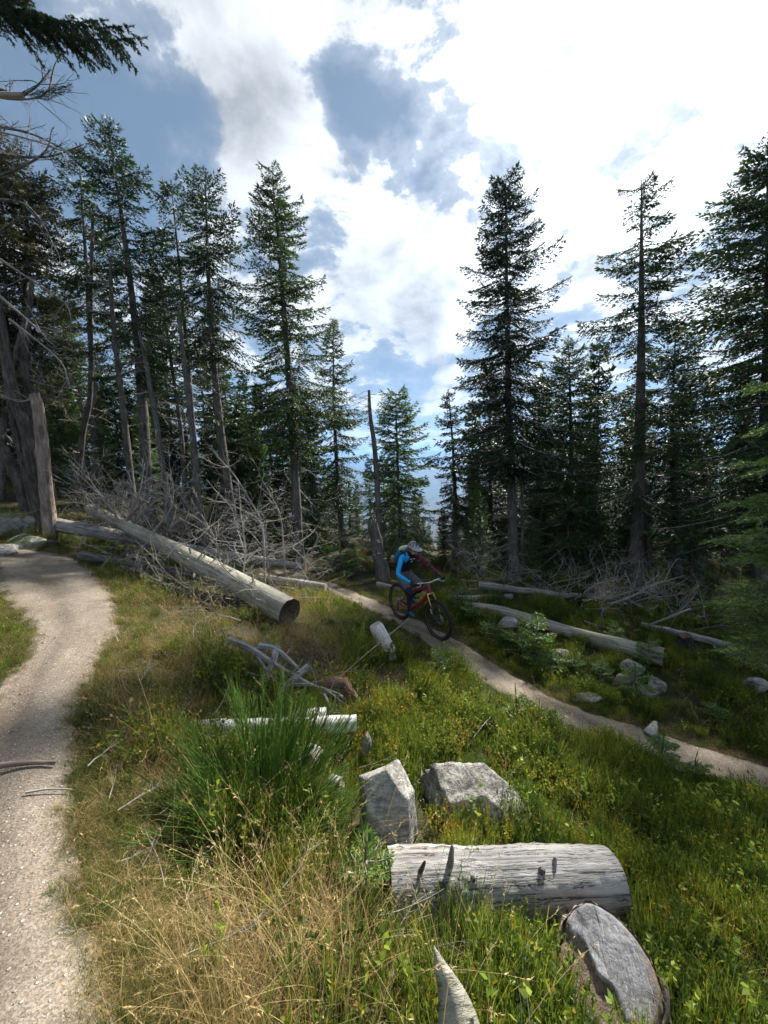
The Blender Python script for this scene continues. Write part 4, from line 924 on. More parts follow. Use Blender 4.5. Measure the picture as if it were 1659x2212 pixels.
def rock(label, u, v, y, wpx, hpx, dpx, seed, m=None, tilt=(0, 0, 0), group=None, sub=4, name='rock', planes=9, sink=.12, **k):
    s = y / F * 1.02; p = at(u, v, y) if y else gp(u, v); me = rock_mesh(seed, (wpx * s / 2, dpx * s / 2, hpx * s / 2), planes, sub, **k); me.materials.append(m or STONE)
    o = bpy.data.objects.new(name, me); COL.objects.link(o); o.location = p; o.rotation_euler = tuple(R(x) for x in tilt); return tag(o, label, 'rock', group)
rock('big block-shaped grey rock with flat sloping top beside the broom', 838, 1738, 2.22, 132, 180, 120, 41, STONE_P, tilt=(0, 0, 8), sub=5, sharp=1.0, rough=.05, nrm=[(-.25, -.55, .8, .78), (.5, -.1, .85, .84), (0, -1, .12, .86), (-1, -.1, .05, .86), (.9, -.5, 0, .92), (1, .3, .1, .88), (0, 1, 0, .9), (0, 0, -1, 1.), (-.6, -.8, .1, 1.0), (-.2, .4, .9, .9)])
rock('broad pale rock slab half buried in bilberries right of the block-shaped rock', 1052, 1742, 2.5, 255, 165, 170, 42, STONE, tilt=(0, 10, -8), sub=5, sharp=1.0, rough=.08, nrm=[(.45, -.3, .85, .62), (-.5, -.2, .85, .70), (-.1, -.85, .5, .66), (-1, -.3, .1, .86), (1, -.4, .2, .95), (.7, .3, .7, .68), (0, 1, .3, .8), (0, 0, -1, .9), (.4, -.9, .1, .8)])
rock('low brownish rock at the foot of the broad slab', 1135, 1790, 2.35, 90, 60, 80, 43, tilt=(0, 20, 0))
rock('small rounded pale rock partly hidden by the broom', 718, 1700, 2.5, 75, 62, 70, 44, STONE_P)
rock('small pale stone seen through the broom stems', 668, 1645, 2.75, 70, 70, 60, 45, STONE_P)
rock('thin upright grey rock above the block-shaped rock', 786, 1625, 2.95, 30, 85, 40, 46, tilt=(0, 12, 0))
rock('flat grey rock at the left end of the white log', 352, 1580, 3.0, 66, 60, 60, 47)
rock('pale grassy rock left of the white log', 308, 1612, 2.85, 60, 62, 60, 48, STONE_P)
rock('mossy angular boulder at the far end of the narrow trail', 722, 1226, 12.0, 58, 34, 46, 49, STONE_M)
rock('lower mossy boulder beside the angular one', 745, 1236, 11.6, 40, 22, 34, 50, STONE_M)
rock('white-flecked rock under the long smooth log', 1098, 1346, 7.7, 50, 26, 34, 51, STONE_P, tilt=(0, 10, 0))
rock('flat grey rock in the grass right of the trail', 1208, 1412, 6.6, 44, 22, 34, 52)
rock('grey rock on top of the mossy rocks by the rotten log end', 1368, 1442, 5.95, 50, 34, 40, 53)
rock('mossy flat rock below the rotten log end', 1350, 1466, 5.75, 64, 34, 50, 54, STONE_M)
rock('smooth blue-grey rock beside the bright fern-like spruce', 1420, 1480, 5.7, 52, 34, 44, 55)
rock('smaller grey rock tucked behind the bright young spruce', 1395, 1496, 5.55, 50, 40, 40, 56)
rock('flat mossy stone slab at the trail edge', 1270, 1508, 5.35, 66, 26, 44, 57, STONE_M)
rock('pale rounded rock near the right picture edge', 1636, 1482, 5.6, 46, 34, 40, 58, STONE_P)
rock('pale rounded rock at the bottom right by the stump', 1582, 2145, 1.52, 85, 80, 80, 59, STONE_P)
rock('small pale stone in dry grass at the bottom edge', 596, 2172, 1.12, 28, 34, 28, 60, STONE_P, sub=3)
rock('flat mossy boulder left of the many-stemmed tree', 60, 1172, 8.6, 100, 46, 90, 61, STONE_M)
rock('dark leaning boulder at the left picture edge', 25, 1140, 9.0, 110, 66, 90, 62, STONE_M)
rock('low grey boulder by the bend of the left trail', 8, 1188, 8.0, 60, 30, 60, 63)
rock('pale broken stone on the verge island at the left edge', 12, 1338, 4.6, 34, 14, 22, 64, STONE_P, sub=3)
rock('second pale stone on the left verge island', 28, 1356, 4.45, 40, 16, 26, 65, STONE_P, sub=3)
rock('flat pale stone near the right trail edge with pebbles', 1222, 1550, 4.85, 14, 8, 12, 66, STONE_P, sub=3)
rock('rough pinkish stone sill crossing the narrow trail on the right', 1405, 1576, 4.7, 56, 22, 30, 67, STONE_P, tilt=(0, -14, 20))
rock('weathered stone by the upright snag left of the cyclist', 690, 1225, 11.8, 30, 16, 26, 68, STONE_M)

def litter():
    r = np.random.default_rng(91); A = Acc()
    for i in range(420):
        y = r.uniform(1., 8.5); x = r.uniform(-.95, .95) * y; e1, e2 = trail_mask(np.array([x]), np.array([y]))
        if min(e1[0], e2[0]) < .05: continue
        p = np.array([x, y, gz(x, y) + r.uniform(.01, .09)]); a = r.uniform(0, 6.28); twig_rec(A, p, np.array([math.cos(a), math.sin(a), r.normal(.05, .25)]), r.uniform(.08, .4), r.uniform(.002, .005), r, 1, nb=3, wob=.16)
    tag(A.build('fallen_twigs', TWIG), 'thin dead twigs lying scattered through the undergrowth', 'twigs', kind='stuff')
litter()
# ------------------------------------------------------------------ mountain bike and rider
BLACK = plain('black_rubber', (.018, .018, .018), .75); RED = plain('red_frame_paint', (.26, .015, .03), .28, 0, .5, .12); METAL = plain('brushed_alloy', (.45, .45, .46), .3, .9); DMET = plain('dark_alloy', (.05, .05, .055), .4, .6)
GOLD = plain('gold_stanchion', (.55, .35, .10), .25, .7); TAN = plain('tan_sidewall', (.22, .13, .08), .7); WHITE = plain('white_decal', (.75, .75, .75), .5, 0, .3, .05)
BLUE = plain('blue_jersey', (.02, .34, .78), .7, 0, .2, .12, 14); NAVY = plain('navy_knee_pad', (.012, .022, .04), .8); VEST = plain('black_vest', (.012, .012, .014), .8); GREYS = plain('grey_shorts', (.105, .10, .115), .85, 0, .2, .2, 18)
SHOE = plain('blue_shoe', (.035, .10, .19), .7); SKIN = plain('skin', (.50, .29, .21), .55); LIPS = plain('lips', (.34, .13, .11), .5); HELM = plain('grey_helmet', (.27, .30, .325), .35, 0, .5, .06); GLOVE = plain('black_glove', (.02, .02, .022), .7); LENS = plain('dark_lens', (.01, .01, .012), .12, 0, .6); SOCK = plain('grey_sock', (.2, .2, .2), .9)
def mat_sleeve(g, b, o):
    tc = nd(g.nt, 'ShaderNodeTexCoord').outputs['Object']; n = g.noise(tc, 26.0, 4, .6, .6)
    lk(g.nt, g.ramp(n, [(.40, (.025, .012, .03)), (.52, (.10, .02, .045)), (.60, (.30, .05, .06)), (.7, (.05, .03, .12))]), b.inputs['Base Color']); b.inputs['Roughness'].default_value = .75
SLEEVE = mat('patterned_dark_red_sleeve', mat_sleeve)
fp = at(946, 1381, 6.85); rp = at(864, 1330, 7.85)
for p in (fp, rp): p[2] = base_z(p[0], p[1]) - .006
dirv = fp - rp; wb = np.linalg.norm(dirv); fw = dirv / wb
left = unit(np.cross([0, 0, 1.], fw)); upv = np.cross(fw, left)
BM = np.stack([fw, left, upv], 1)
def bike():
    o = bpy.data.objects.new('mountain_bike', None); COL.objects.link(o); o.matrix_world = Matrix([[*BM[i], rp[i]] for i in range(3)] + [[0, 0, 0, 1]])
    tag(o, 'red full-suspension mountain bike ridden down the narrow trail', 'bicycle')
    wbl = wb; RA = np.array([0, 0, .37]); FA = np.array([wbl, 0, .37]); BB = np.array([.43, 0, .34]); HB = np.array([wbl - .20, 0, .83]); HT = np.array([wbl - .245, 0, .945])
    ST = 0.06
    def part(name, fn, m, parent=None):
        A = Acc(); fn(A); return A.build(name, m, parent or o)
    def ring(A, c, Rr, r, n=12, k=48): 
        t = np.arange(k) * 2 * math.pi / k; tube(A, c + np.stack([np.cos(t) * Rr, 0 * t, np.sin(t) * Rr], -1), r, n, closed=True)
    for c, lab in ((RA, 'rear'), (FA, 'front')):
        w = bpy.data.objects.new('wheel', None); COL.objects.link(w); w.parent = o; w['label'] = lab + ' wheel with knobbly black tyre'
        def kn(A):
            ring(A, c, .342, .029)
            for i in range(70):
                t = i * 2 * math.pi / 70
                for yy in ((-.013, .013) if i % 2 else (-.024, 0.0, .024)):
                    rr = .372 - abs(yy) * .35; p = c + np.array([math.cos(t) * rr, yy, math.sin(t) * rr]); box_k(A, p, t)
        part('tyre', kn, BLACK, w); part('rim', lambda A: ring(A, c, .308, .013, 8), DMET, w); part('sidewall', lambda A: (ring(A, c + [0, .017, 0], .322, .006, 6), ring(A, c + [0, -.017, 0], .322, .006, 6)), TAN, w)
        part('hub', lambda A: tube(A, [c + [0, -.06, 0], c + [0, .06, 0]], .022, 12, cap=(True, True)), DMET, w)
        def sp(A):
            for i in range(28):
                t = i * 2 * math.pi / 28; tube(A, [c + [math.cos(t + .5) * .02, (.03 if i % 2 else -.03), math.sin(t + .5) * .02], c + [math.cos(t) * .3, 0, math.sin(t) * .3]], .0016, 3)
        tag(part('spokes', sp, DMET, w), kind='stuff')
        part('brake_disc', lambda A: (ring(A, c + [0, .045, 0], .085, .006, 6, 28), ring(A, c + [0, .045, 0], .05, .005, 6, 20)), METAL, w)
    fr = part('frame', lambda A: (tube(A, spline([BB + [.01, 0, .02], (BB + HB) / 2 + [.02, 0, -.015], HB + [-.005, 0, .012]], 10), [.036] * 11 if False else np.linspace(.034, .040, len(spline([BB, BB, HB], 10))), 10), tube(A, spline([HT, (HT + [.31, 0, .62]) / 2 + [0, 0, .0], [.34, 0, .62]], 10), np.linspace(.032, .022, 11), 10),
        tube(A, [BB, [.36, 0, .52], [.315, 0, .68]], [.03, .024, .02], 10), tube(A, [HB, HT], [.034, .032], 12, cap=(True, True)), tube(A, [BB + [0, -.05, 0], BB + [0, .05, 0]], .035, 12, cap=(True, True))), RED)
    for s in (-1, 1):
        part('chainstay', lambda A: tube(A, spline([BB + [0, s * .03, 0], [.25, s * .055, .35], RA + [0, s * .065, 0]], 8), np.linspace(.018, .013, 9), 8), RED, fr)
        part('seatstay', lambda A: tube(A, spline([[.40, s * .03, .56], [.2, s * .055, .48], RA + [0, s * .065, .01]], 8), np.linspace(.014, .010, 9), 8), RED, fr)
    part('shock', lambda A: (tube(A, [[.40, 0, .58], [.55, 0, .60]], [.022, .022], 10, cap=(True, True)), tube(A, [[.55, 0, .60], [.66, 0, .62]], .012, 8)), DMET, fr)
    part('frame_lettering', lambda A: [box_bev(A, (.05, .004, .02), Matrix.Translation(Vector(BB + (HB - BB) * f + [0, s * .038, 0])) @ Matrix.Rotation(-.75, 4, 'Y'), .3) for f in (.3, .42, .54, .66, .78) for s in (-1, 1)], GOLD, fr)
    fork = part('fork', lambda A: (tube(A, [HB + [.0, -.075, -.03], HB + [0, 0, -.01], HB + [0, .075, -.03]], [.022, .03, .022], 8, cap=(True, True)), [tube(A, [HB + [.0, s * .07, -.02], HB * .52 + FA * .48 + [0, s * .07, 0]], .017, 10) for s in (-1, 1)] and None), GOLD)
    part('fork_leg', lambda A: tube(A, [HB * .55 + FA * .45 + [0, -.07, 0], FA + [-.012, -.07, 0]], [.026, .021], 10, cap=(True, True)), DMET, fork); part('fork_leg', lambda A: tube(A, [HB * .55 + FA * .45 + [0, .07, 0], FA + [-.012, .07, 0]], [.026, .021], 10, cap=(True, True)), DMET, fork)
    part('fork_decal', lambda A: [box_bev(A, (.02, .004, .09), Matrix.Translation(Vector(HB * .35 + FA * .65 + [0, s * .095, 0])) @ Matrix.Rotation(-.42, 4, 'Y'), .3) for s in (-1, 1)], WHITE, fork)
    part('mudguard', lambda A: tube(A, [HB + [.11, 0, -.075], HB + [.02, 0, -.05], HB + [-.10, 0, -.13]], [.02, .035, .02], 8), BLACK, fork)
    hc = HT + np.array([.035, 0, .075])
    hbar = part('handlebar', lambda A: (tube(A, spline([hc + [-.05, -.39, .02], hc + [-.02, -.2, .015], hc + [0, -.04, 0], hc + [0, .04, 0], hc + [-.02, .2, .015], hc + [-.05, .39, .02]], 22), .0125, 8, cap=(True, True)), tube(A, [HT, HT + [-.01, 0, .05], hc], [.022, .022, .02], 8)), METAL)
    for s in (-1, 1):
        part('grip', lambda A: tube(A, [hc + [-.035, s * .27, .018], hc + [-.05, s * .395, .02]], .017, 10, cap=(True, True)), BLACK, hbar); part('brake_lever', lambda A: (tube(A, [hc + [-.02, s * .2, .01], hc + [.035, s * .24, -.01], hc + [.03, s * .33, -.03]], [.013, .009, .006], 6)), METAL, hbar)
        part('brake_hose', lambda A: tube(A, spline([hc + [.02, s * .2, .0], hc + [.12, s * .12, -.02], hc + [.08, s * .03, -.12], HB + [.03, s * .05, 0]], 12), .004, 5), BLACK, hbar)
    part('saddle', lambda A: (box_bev(A, (.27, .13, .05), Matrix.Translation((.20, 0, .80)), .8), box_bev(A, (.16, .05, .045), Matrix.Translation((.33, 0, .795)), .8)), BLACK); part('seat_post', lambda A: tube(A, [[.315, 0, .66], [.27, 0, .79]], .015, 8), DMET)
    cr = part('crankset', lambda A: (ring(A, BB + [0, -.05, 0], .065, .007, 6, 32), tube(A, [BB + [0, -.07, 0], BB + [.162, -.075, -.05]], [.016, .012], 8, cap=(True, True)), tube(A, [BB + [0, .07, 0], BB + [-.162, .075, .05]], [.016, .012], 8, cap=(True, True)), tube(A, [BB + [0, -.075, 0], BB + [0, .075, 0]], .014, 8)), DMET)
    for s in (-1, 1): part('pedal', lambda A: box_bev(A, (.10, .1, .022), Matrix.Translation(Vector(BB + np.array([-s * .162, s * .135, s * .05]))), .35), DMET, cr)
    part('chain', lambda A: (tube(A, [BB + [0, -.05, .065], RA + [0, -.05, .05]], .005, 4), tube(A, [BB + [0, -.05, -.065], RA + [.03, -.05, -.15]], .005, 4)), DMET); part('cassette', lambda A: [ring(A, RA + [0, -.035 - .006 * i, 0], .095 - .012 * i, .005, 5, 28) for i in range(5)] and None, METAL); part('derailleur', lambda A: tube(A, [RA + [0, -.06, -.03], RA + [.02, -.06, -.09], RA + [.04, -.055, -.16]], [.018, .014, .02], 6, cap=(True, True)), DMET)
    return o, hc
def box_k(A, p, t):
    c, s = math.cos(t), math.sin(t); e1 = np.array([c, 0, s]) * .007; e2 = np.array([-s, 0, c]) * .008; e3 = np.array([0, .006, 0])
    V = [p + a * e1 + b * e2 + d * e3 for a in (-1, 1) for b in (-1, 1) for d in (-1, 1)]
    A.add(V, q=[[0, 1, 3, 2], [4, 6, 7, 5], [0, 4, 5, 1], [2, 3, 7, 6], [0, 2, 6, 4], [1, 5, 7, 3]])
bk, HC = bike()

def rider():
    hc = HC; J = []; E = []; Rr = []; tagm = []
    def jt(p, r, par=None, m='skin'):
        J.append(np.array(p, float)); Rr.append(r); i = len(J) - 1
        if par is not None: E.append((par, i)); tagm.append(m)
        return i
    sp = wb - 1.2
    pel = jt((.17, 0, .985), (.135, .12)); wa = jt((.20, 0, 1.12), (.145, .115), pel, 'shorts'); ch = jt((.275, 0, 1.285), (.155, .125), wa, 'vest'); uc = jt((.35, 0, 1.40), (.125, .095), ch, 'vest')
    nk = jt((.44, 0, 1.47), (.058, .058), uc, 'vest'); hd0 = jt((.485, 0, 1.507), (.072, .078), nk, 'skin'); hd1 = jt((.52, 0, 1.57), (.082, .095), hd0, 'skin'); hd2 = jt((.535, 0, 1.625), (.07, .08), hd1, 'skin')
    jw = jt((.562, 0, 1.492), (.035, .03), hd0, 'skin')
    for s, arm in ((-1, 'blue'), (1, 'sleeve')):
        sh = jt((.365, s * .165, 1.40), (.066, .066), uc, arm); sh2 = jt((.39, s * .225, 1.35), (.057, .057), sh, arm); el = jt((.53, s * .40, 1.14), (.043, .043), sh2, arm); fa = jt((.66, s * .395, 1.105), (.043, .043), el, arm)
        wr = jt((hc[0] - .125, s * .355, hc[2] + .045), (.028, .028), fa, arm); pm = jt((hc[0] - .065, s * .338, hc[2] + .042), (.034, .022), wr, 'glove'); pk = jt((hc[0] - .028, s * .333, hc[2] + .036), (.030, .018), pm, 'glove')
        for i, dy in enumerate((-.036, -.012, .012, .034)):
            y = s * .333 + dy; k1 = jt((hc[0] - .004, y, hc[2] + .034), (.0105,) * 2, pk, 'glove'); k2 = jt((hc[0] + .006 - .003 * i, y, hc[2] + .004), (.0095,) * 2, k1, 'glove'); jt((hc[0] - .03, y, hc[2] - .008 + .002 * i), (.0085,) * 2, k2, 'glove')
        t1 = jt((hc[0] - .075, s * .290, hc[2] + .03), (.0125,) * 2, pm, 'glove'); t2 = jt((hc[0] - .06, s * .268, hc[2] + .008), (.0105,) * 2, t1, 'glove'); jt((hc[0] - .032, s * .258, hc[2] - .006), (.009,) * 2, t2, 'glove')
        fx = .592 if s < 0 else .268; fz = .29 if s < 0 else .39
        hp = jt((.19, s * .10, .955), (.105, .10), pel, 'shorts'); th = jt((.38, s * .145, .875), (.092, .088), hp, 'shorts')
        kx, kz = (.60, .775) if s < 0 else (.53, .785)
        th2 = jt((kx - .1, s * .162, kz + .045), (.076, .074), th, 'shorts'); kn = jt((kx, s * .168, kz), (.064, .064), th2, 'pad'); k2 = jt((kx - .005 if s < 0 else kx - .05, s * .165, kz - .09), (.058, .055), kn, 'pad')
        ax, az = fx - .06, fz + .10; cf = jt((kx * .6 + ax * .4 - .03, s * .158, kz * .6 + az * .4), (.056, .052), k2, 'pad'); an = jt((ax, s * .145, az), (.036, .036), cf, 'pad'); an2 = jt((ax - .005, s * .143, az - .035), (.038, .036), an, 'sock')
        he = jt((ax - .045, s * .143, az - .075), (.036, .03), an2, 'shoe'); mf = jt((ax + .08, s * .148, az - .075), (.042, .03), an2, 'shoe'); jt((ax + .165, s * .155, az - .083), (.036, .022), mf, 'shoe')
    me = bpy.data.meshes.new('person_skel'); me.from_pydata([tuple(p) for p in J], E, []); tmp = bpy.data.objects.new('skel', me); COL.objects.link(tmp)
    md = tmp.modifiers.new('skin', 'SKIN'); md.branch_smoothing = .35
    for i, sv in enumerate(me.skin_vertices[0].data): sv.radius = Rr[i]; sv.use_root = (i == 0)
    ss = tmp.modifiers.new('sub', 'SUBSURF'); ss.levels = 2; ss.render_levels = 2
    dg = bpy.context.evaluated_depsgraph_get(); body = bpy.data.meshes.new_from_object(tmp.evaluated_get(dg)); bpy.data.objects.remove(tmp)
    mats = [SKIN, VEST, BLUE, SLEEVE, GREYS, NAVY, SHOE, GLOVE, SOCK, LIPS]; idx = dict(skin=0, vest=1, blue=2, sleeve=3, shorts=4, pad=5, shoe=6, glove=7, sock=8)
    body.materials.clear()
    for m in mats: body.materials.append(m)
    Jn = np.array(J); a = Jn[[e[0] for e in E]]; b_ = Jn[[e[1] for e in E]]; ab = b_ - a
    rm = np.array([max(Rr[e[0]][0], Rr[e[1]][0]) for e in E])
    C = np.array([p.center[:] for p in body.polygons]); t = np.clip(((C[:, None] - a) * ab).sum(-1) / (ab ** 2).sum(-1), 0, 1); d = np.linalg.norm(C[:, None] - (a + t[..., None] * ab), axis=-1) - rm * .8
    k = d.argmin(1); mi = np.array([idx[tagm[i]] for i in k])
    mi[(mi == 0) & (C[:, 2] < 1.48) & (C[:, 0] < .52)] = 1
    face = (mi == 0) & (C[:, 0] > .585) & (np.abs(C[:, 1]) < .026) & (np.abs(C[:, 2] - 1.502) < .008); mi[face] = 9
    body.polygons.foreach_set('material_index', mi.astype(np.int32)); body.polygons.foreach_set('use_smooth', np.ones(len(mi), bool))
    o = bpy.data.objects.new('person', body); COL.objects.link(o); o.matrix_world = bk.matrix_world.copy()
    tag(o, 'mountain biker in blue-sleeved jersey, black vest and grey helmet riding towards us', 'person')
    HM = Matrix.Translation((.61, 0, 1.565)) @ Matrix.Rotation(R(13), 4, 'Y')
    A = Acc(); nu, nv = 32, 14; V = []
    for i in range(nv + 1):
        ph = R(-8) + (math.pi / 2 - R(-8)) * i / nv
        for j in range(nu):
            th = 2 * math.pi * j / nu; x, y, z = math.cos(ph) * math.cos(th) * .142, math.cos(ph) * math.sin(th) * .112, math.sin(ph) * .118
            if x < 0 and i == 0: z -= .055 * min(1, -x / .08)
            f = 1 + .05 * math.cos(6 * th) * math.cos(ph) ** 2; V.append((x * f - .008, y * f, z + .005))
    q = [[i * nu + j, i * nu + (j + 1) % nu, (i + 1) * nu + (j + 1) % nu, (i + 1) * nu + j] for i in range(nv) for j in range(nu)]; Mx = np.array(HM); V = np.array(V) @ Mx[:3, :3].T + Mx[:3, 3]
    A.add(V, q=q); hl = A.build('helmet', HELM, o); hl['label'] = 'grey helmet with dark vents and visor'
    for (th, ph, sx) in [(s * t_, p_, .05) for s in (-1, 1) for (t_, p_) in ((22, 42), (30, 66), (58, 38), (95, 40), (140, 40), (70, 66))] + [(0, 55, .05)]:
        A = Acc(); tt, pp = R(th), R(ph); p = np.array([math.cos(pp) * math.cos(tt) * .140 - .008, math.cos(pp) * math.sin(tt) * .110, math.sin(pp) * .119 + .005])
        rot = Vector((p[0] / .14 ** 2, p[1] / .11 ** 2, p[2] / .118 ** 2)).to_track_quat('Z', 'X').to_matrix().to_4x4(); box_bev(A, (.052, .022, .012), HM @ Matrix.Translation(p) @ rot, .6); A.build('vent', VEST, hl)
    A = Acc(); V = []
    for i in range(5):
        for j in range(13):
            t = R(-58 + 116 * j / 12); r_ = .128 + .085 * i / 4 * math.cos(t * .9); V.append((math.cos(t) * r_, math.sin(t) * .112 * (r_ / .128) ** .5, .022 + .018 * math.cos(t) - .006 * i))
    V = np.array(V); V2 = np.concatenate([V, V - [0, 0, .008]]) @ Mx[:3, :3].T + Mx[:3, 3]; q = [[i * 13 + j, (i + 1) * 13 + j, (i + 1) * 13 + j + 1, i * 13 + j + 1] for i in range(4) for j in range(12)]
    q2 = [[65 + x for x in f[::-1]] for f in q] + [[52 + j, 65 + 52 + j, 65 + 53 + j, 53 + j] for j in range(12)]; A.add(V2, q=q + q2); A.build('visor', HELM, hl)
    A = Acc(); box_bev(A, (.05, .215, .05), HM @ Matrix.Translation((-.10, 0, -.045)), .5); box_bev(A, (.13, .226, .05), HM @ Matrix.Translation((-.03, 0, -.012)), .5); A.build('helmet_padding', VEST, hl)
    for s in (-1, 1):
        A = Acc(); tube(A, [np.array((.605, s * .098, 1.55)), np.array((.62, s * .085, 1.485)), np.array((.63, s * .02, 1.438))], .006, 5); A.build('chin_strap', NAVY, hl)
        A = Acc(); box_bev(A, (.07, .012, .035), HM @ Matrix.Translation((.03, s * .112, .0)), .5); A.build('red_side_patch', RED, hl)
    A = Acc(); tube(A, [(.65, -.088, 1.535), (.695, -.052, 1.527), (.708, 0, 1.526), (.695, .052, 1.527), (.65, .088, 1.535)], [.012, .022, .018, .022, .012], 8); A.build('glasses', LENS, o)
    A = Acc(); tube(A, [(.69, 0, 1.53), (.71, 0, 1.505), (.705, 0, 1.492)], [.010, .016, .010], 7); A.build('nose', SKIN, o)
    for s in (-1, 1): A = Acc(); box_bev(A, (.03, .014, .05), Matrix.Translation((.60, s * .09, 1.52)), .8); A.build('ear', SKIN, o)
    bp = bpy.data.objects.new('backpack', None); COL.objects.link(bp); bp.parent = o; BMx = Matrix.Translation((.165, 0, 1.34)) @ Matrix.Rotation(R(-48), 4, 'Y')
    A = Acc(); box_bev(A, (.40, .26, .15), BMx, .55); A.build('bag', plain('blue_pack', (.03, .14, .28), .7), bp)
    A = Acc(); box_bev(A, (.20, .2, .06), BMx @ Matrix.Translation((-.02, 0, .08)), .6); A.build('pocket', VEST, bp)
    A = Acc(); box_bev(A, (.12, .24, .10), BMx @ Matrix.Translation((.19, 0, .02)), .7); A.build('top_flap', plain('pale_yellow_flap', (.50, .58, .42), .7), bp)
    A = Acc(); box_bev(A, (.12, .07, .09), BMx @ Matrix.Translation((-.10, -.14, .03)), .8); A.build('side_bottle', STONE_P, bp)
    for s in (-1, 1): A = Acc(); tube(A, spline([(.32, s * .12, 1.47), (.45, s * .125, 1.455), (.505, s * .12, 1.365), (.42, s * .14, 1.23), (.28, s * .14, 1.16)], 12), .016, 6); A.build('strap', VEST, bp)
    A = Acc(); [tube(A, [(.555, s * .01, 1.335), (.545, s * .06, 1.325)], .007, 5) for s in (-1, 1)]; tube(A, [(.50, .0, 1.26), (.495, .05, 1.28)], .008, 5); A.build('chest_print', WHITE, o)
    for ch_ in o.children: ch_.location = (-.085, 0, .025)
rider()
# ------------------------------------------------------------------ near spruce boughs with single needles
def needle_bough(L, seed, hang=.3, dens=230, nl=.017, nw=.0042):
    r = np.random.default_rng(seed); segs = []
    ax = lambda t: np.array([L * t, .03 * L * math.sin(t * 5 + seed), L * (-.14 * t + .16 * t ** 3)])
    n = int(L / .06); M = [ax(t) for t in np.linspace(0, 1, 12)]
    for a, b in zip(M[:-1], M[1:]): segs.append((a, b, .5))
    for i in range(n):
        t = .12 + .86 * (i + r.random() * .5) / n
        for s in (-1, 1):
            L2 = (.36 * L ** .7 * (1 - t) ** .6 + .05) * r.uniform(.6, 1.15); an = R(r.uniform(45, 62)); d = unit(np.array([math.cos(an), s * math.sin(an), -hang * r.uniform(.2, 1.)])); b = ax(t)
            e = b + d * L2; e[2] += .04 * L2; segs.append((b, e, .45))
            k = int(L2 / .045)
            for j in range(k):
                u = (j + .5) / k; p = b + (e - b) * u; an3 = r.choice([-1, 1]) if j % 2 else 1; an3 = 1 if j % 2 else -1
                d3 = unit(d + an3 * .8 * np.cross(d, [0, 0, 1.]) + r.normal(0, .12, 3) + [0, 0, -.15 * hang]); segs.append((p, p + d3 * min(.11, L2 * .45) * (1.1 - .6 * u) * r.uniform(.7, 1.2), .75))
    A = Acc(); P = []; D = []; T = []
    for a, b, ti in segs:
        ln = np.linalg.norm(b - a); k = max(3, int(ln * dens)); t = r.random(k); d = (b - a) / (ln + 1e-9)
        P.append(a + (b - a) * t[:, None]); D.append(unit(d * .9 + unit(r.normal(0, 1, (k, 3))) * .85)); T.append(np.clip(ti + .35 * (t - .5) + r.normal(0, .08, k), 0, 1))
        V = np.array([a, b]); s = unit(np.cross(d, [0, 0, 1.]) + 1e-6) * .0025; A.add(np.array([a - s, a + s, b + s * .6, b - s * .6]), q=[[0, 1, 2, 3]], m=1)
    P, D, T = np.concatenate(P), np.concatenate(D), np.concatenate(T); k = len(P); s = unit(np.cross(D, r.normal(0, 1, (k, 3)))) * nw / 2; l = nl * r.uniform(.8, 1.15, (k, 1))
    A.add(np.stack([P - s, P + s, P + D * l], 1).reshape(-1, 3), t=np.arange(k * 3).reshape(k, 3), tint=np.repeat(T, 3)); return A.arrays()
NB = [needle_bough(1.1, s, .2, 420, .018, .006) for s in (1, 2)]; NBB = needle_bough(1.7, 5, .6, 420, .024, .0075)
def put_dir(A, lib, scale, pos, d, r, upv=(0, 0, 1.), ysc=1.0, tsh=0.0):
    v, q, t, uv, ti, qm, tm = lib; X = unit(np.asarray(d, float)); Y = unit(np.cross(upv, X)); Z = np.cross(X, Y)
    A.add((v[:, :1] * X + v[:, 1:2] * ysc * Y + v[:, 2:] * Z) * scale + pos, q=q, t=t, uv=v, tint=np.clip(ti + tsh, 0, 1), m=0)
    A.qm[-1] = qm; A.tm[-1] = tm
def near_right():
    y = 4.7; b = at(1840, 1560, y); b[2] = gz(b[0], b[1]); o = thing('young_spruce', b, 'bright green young spruce reaching in at the right picture edge', 'tree'); r = np.random.default_rng(4)
    top = at(1850, 640, y) - b; A = Acc(); tube(A, spline([np.array([0, 0, -.1]), top * .5, top], 10), np.linspace(.06, .012, 11), 8); A.build('trunk', BARK, o)
    C = Acc()
    for (u, v, yy, s, v0) in ((1618, 832, 4.5, 1.0, 800), (1640, 930, 4.3, .9, 880), (1594, 1002, 4.6, 1.1, 960), (1640, 1020, 4.2, 1., 980), (1574, 1090, 4.5, 1.2, 1050), (1534, 1170, 4.7, 1.4, 1130), (1600, 1215, 4.3, 1.2, 1170), (1580, 1280, 4.5, 1.2, 1240), (1525, 1312, 4.8, 1.4, 1290), (1570, 1345, 4.5, 1.3, 1320), (1600, 1395, 4.4, 1.2, 1370), (1555, 1415, 4.9, 1.3, 1400), (1640, 1120, 4.0, .9, 1090), (1630, 1300, 4.1, 1., 1270), (1620, 1440, 4.6, 1.1, 1430), (1660, 870, 4.9, 1., 830)):
        e = at(u, v, yy) - b; c = at(1845, v0 - 20, y) - b; d = e - c; L = np.linalg.norm(d); put_dir(C, NB[int(r.integers(2))], L / 1.1, c, d, r)
    for i in range(5):
        z = top[2] * r.uniform(.1, .6); a = r.uniform(-1.2, 1.2); put_dir(C, NB[i % 2], 1.3 * (1 - z / top[2]) + .3, top * (z / top[2]), (math.cos(a), math.sin(a), .05), r)
    C.build('crown', [NEEDLE_L, TWIG], o, smooth=False)
near_right()
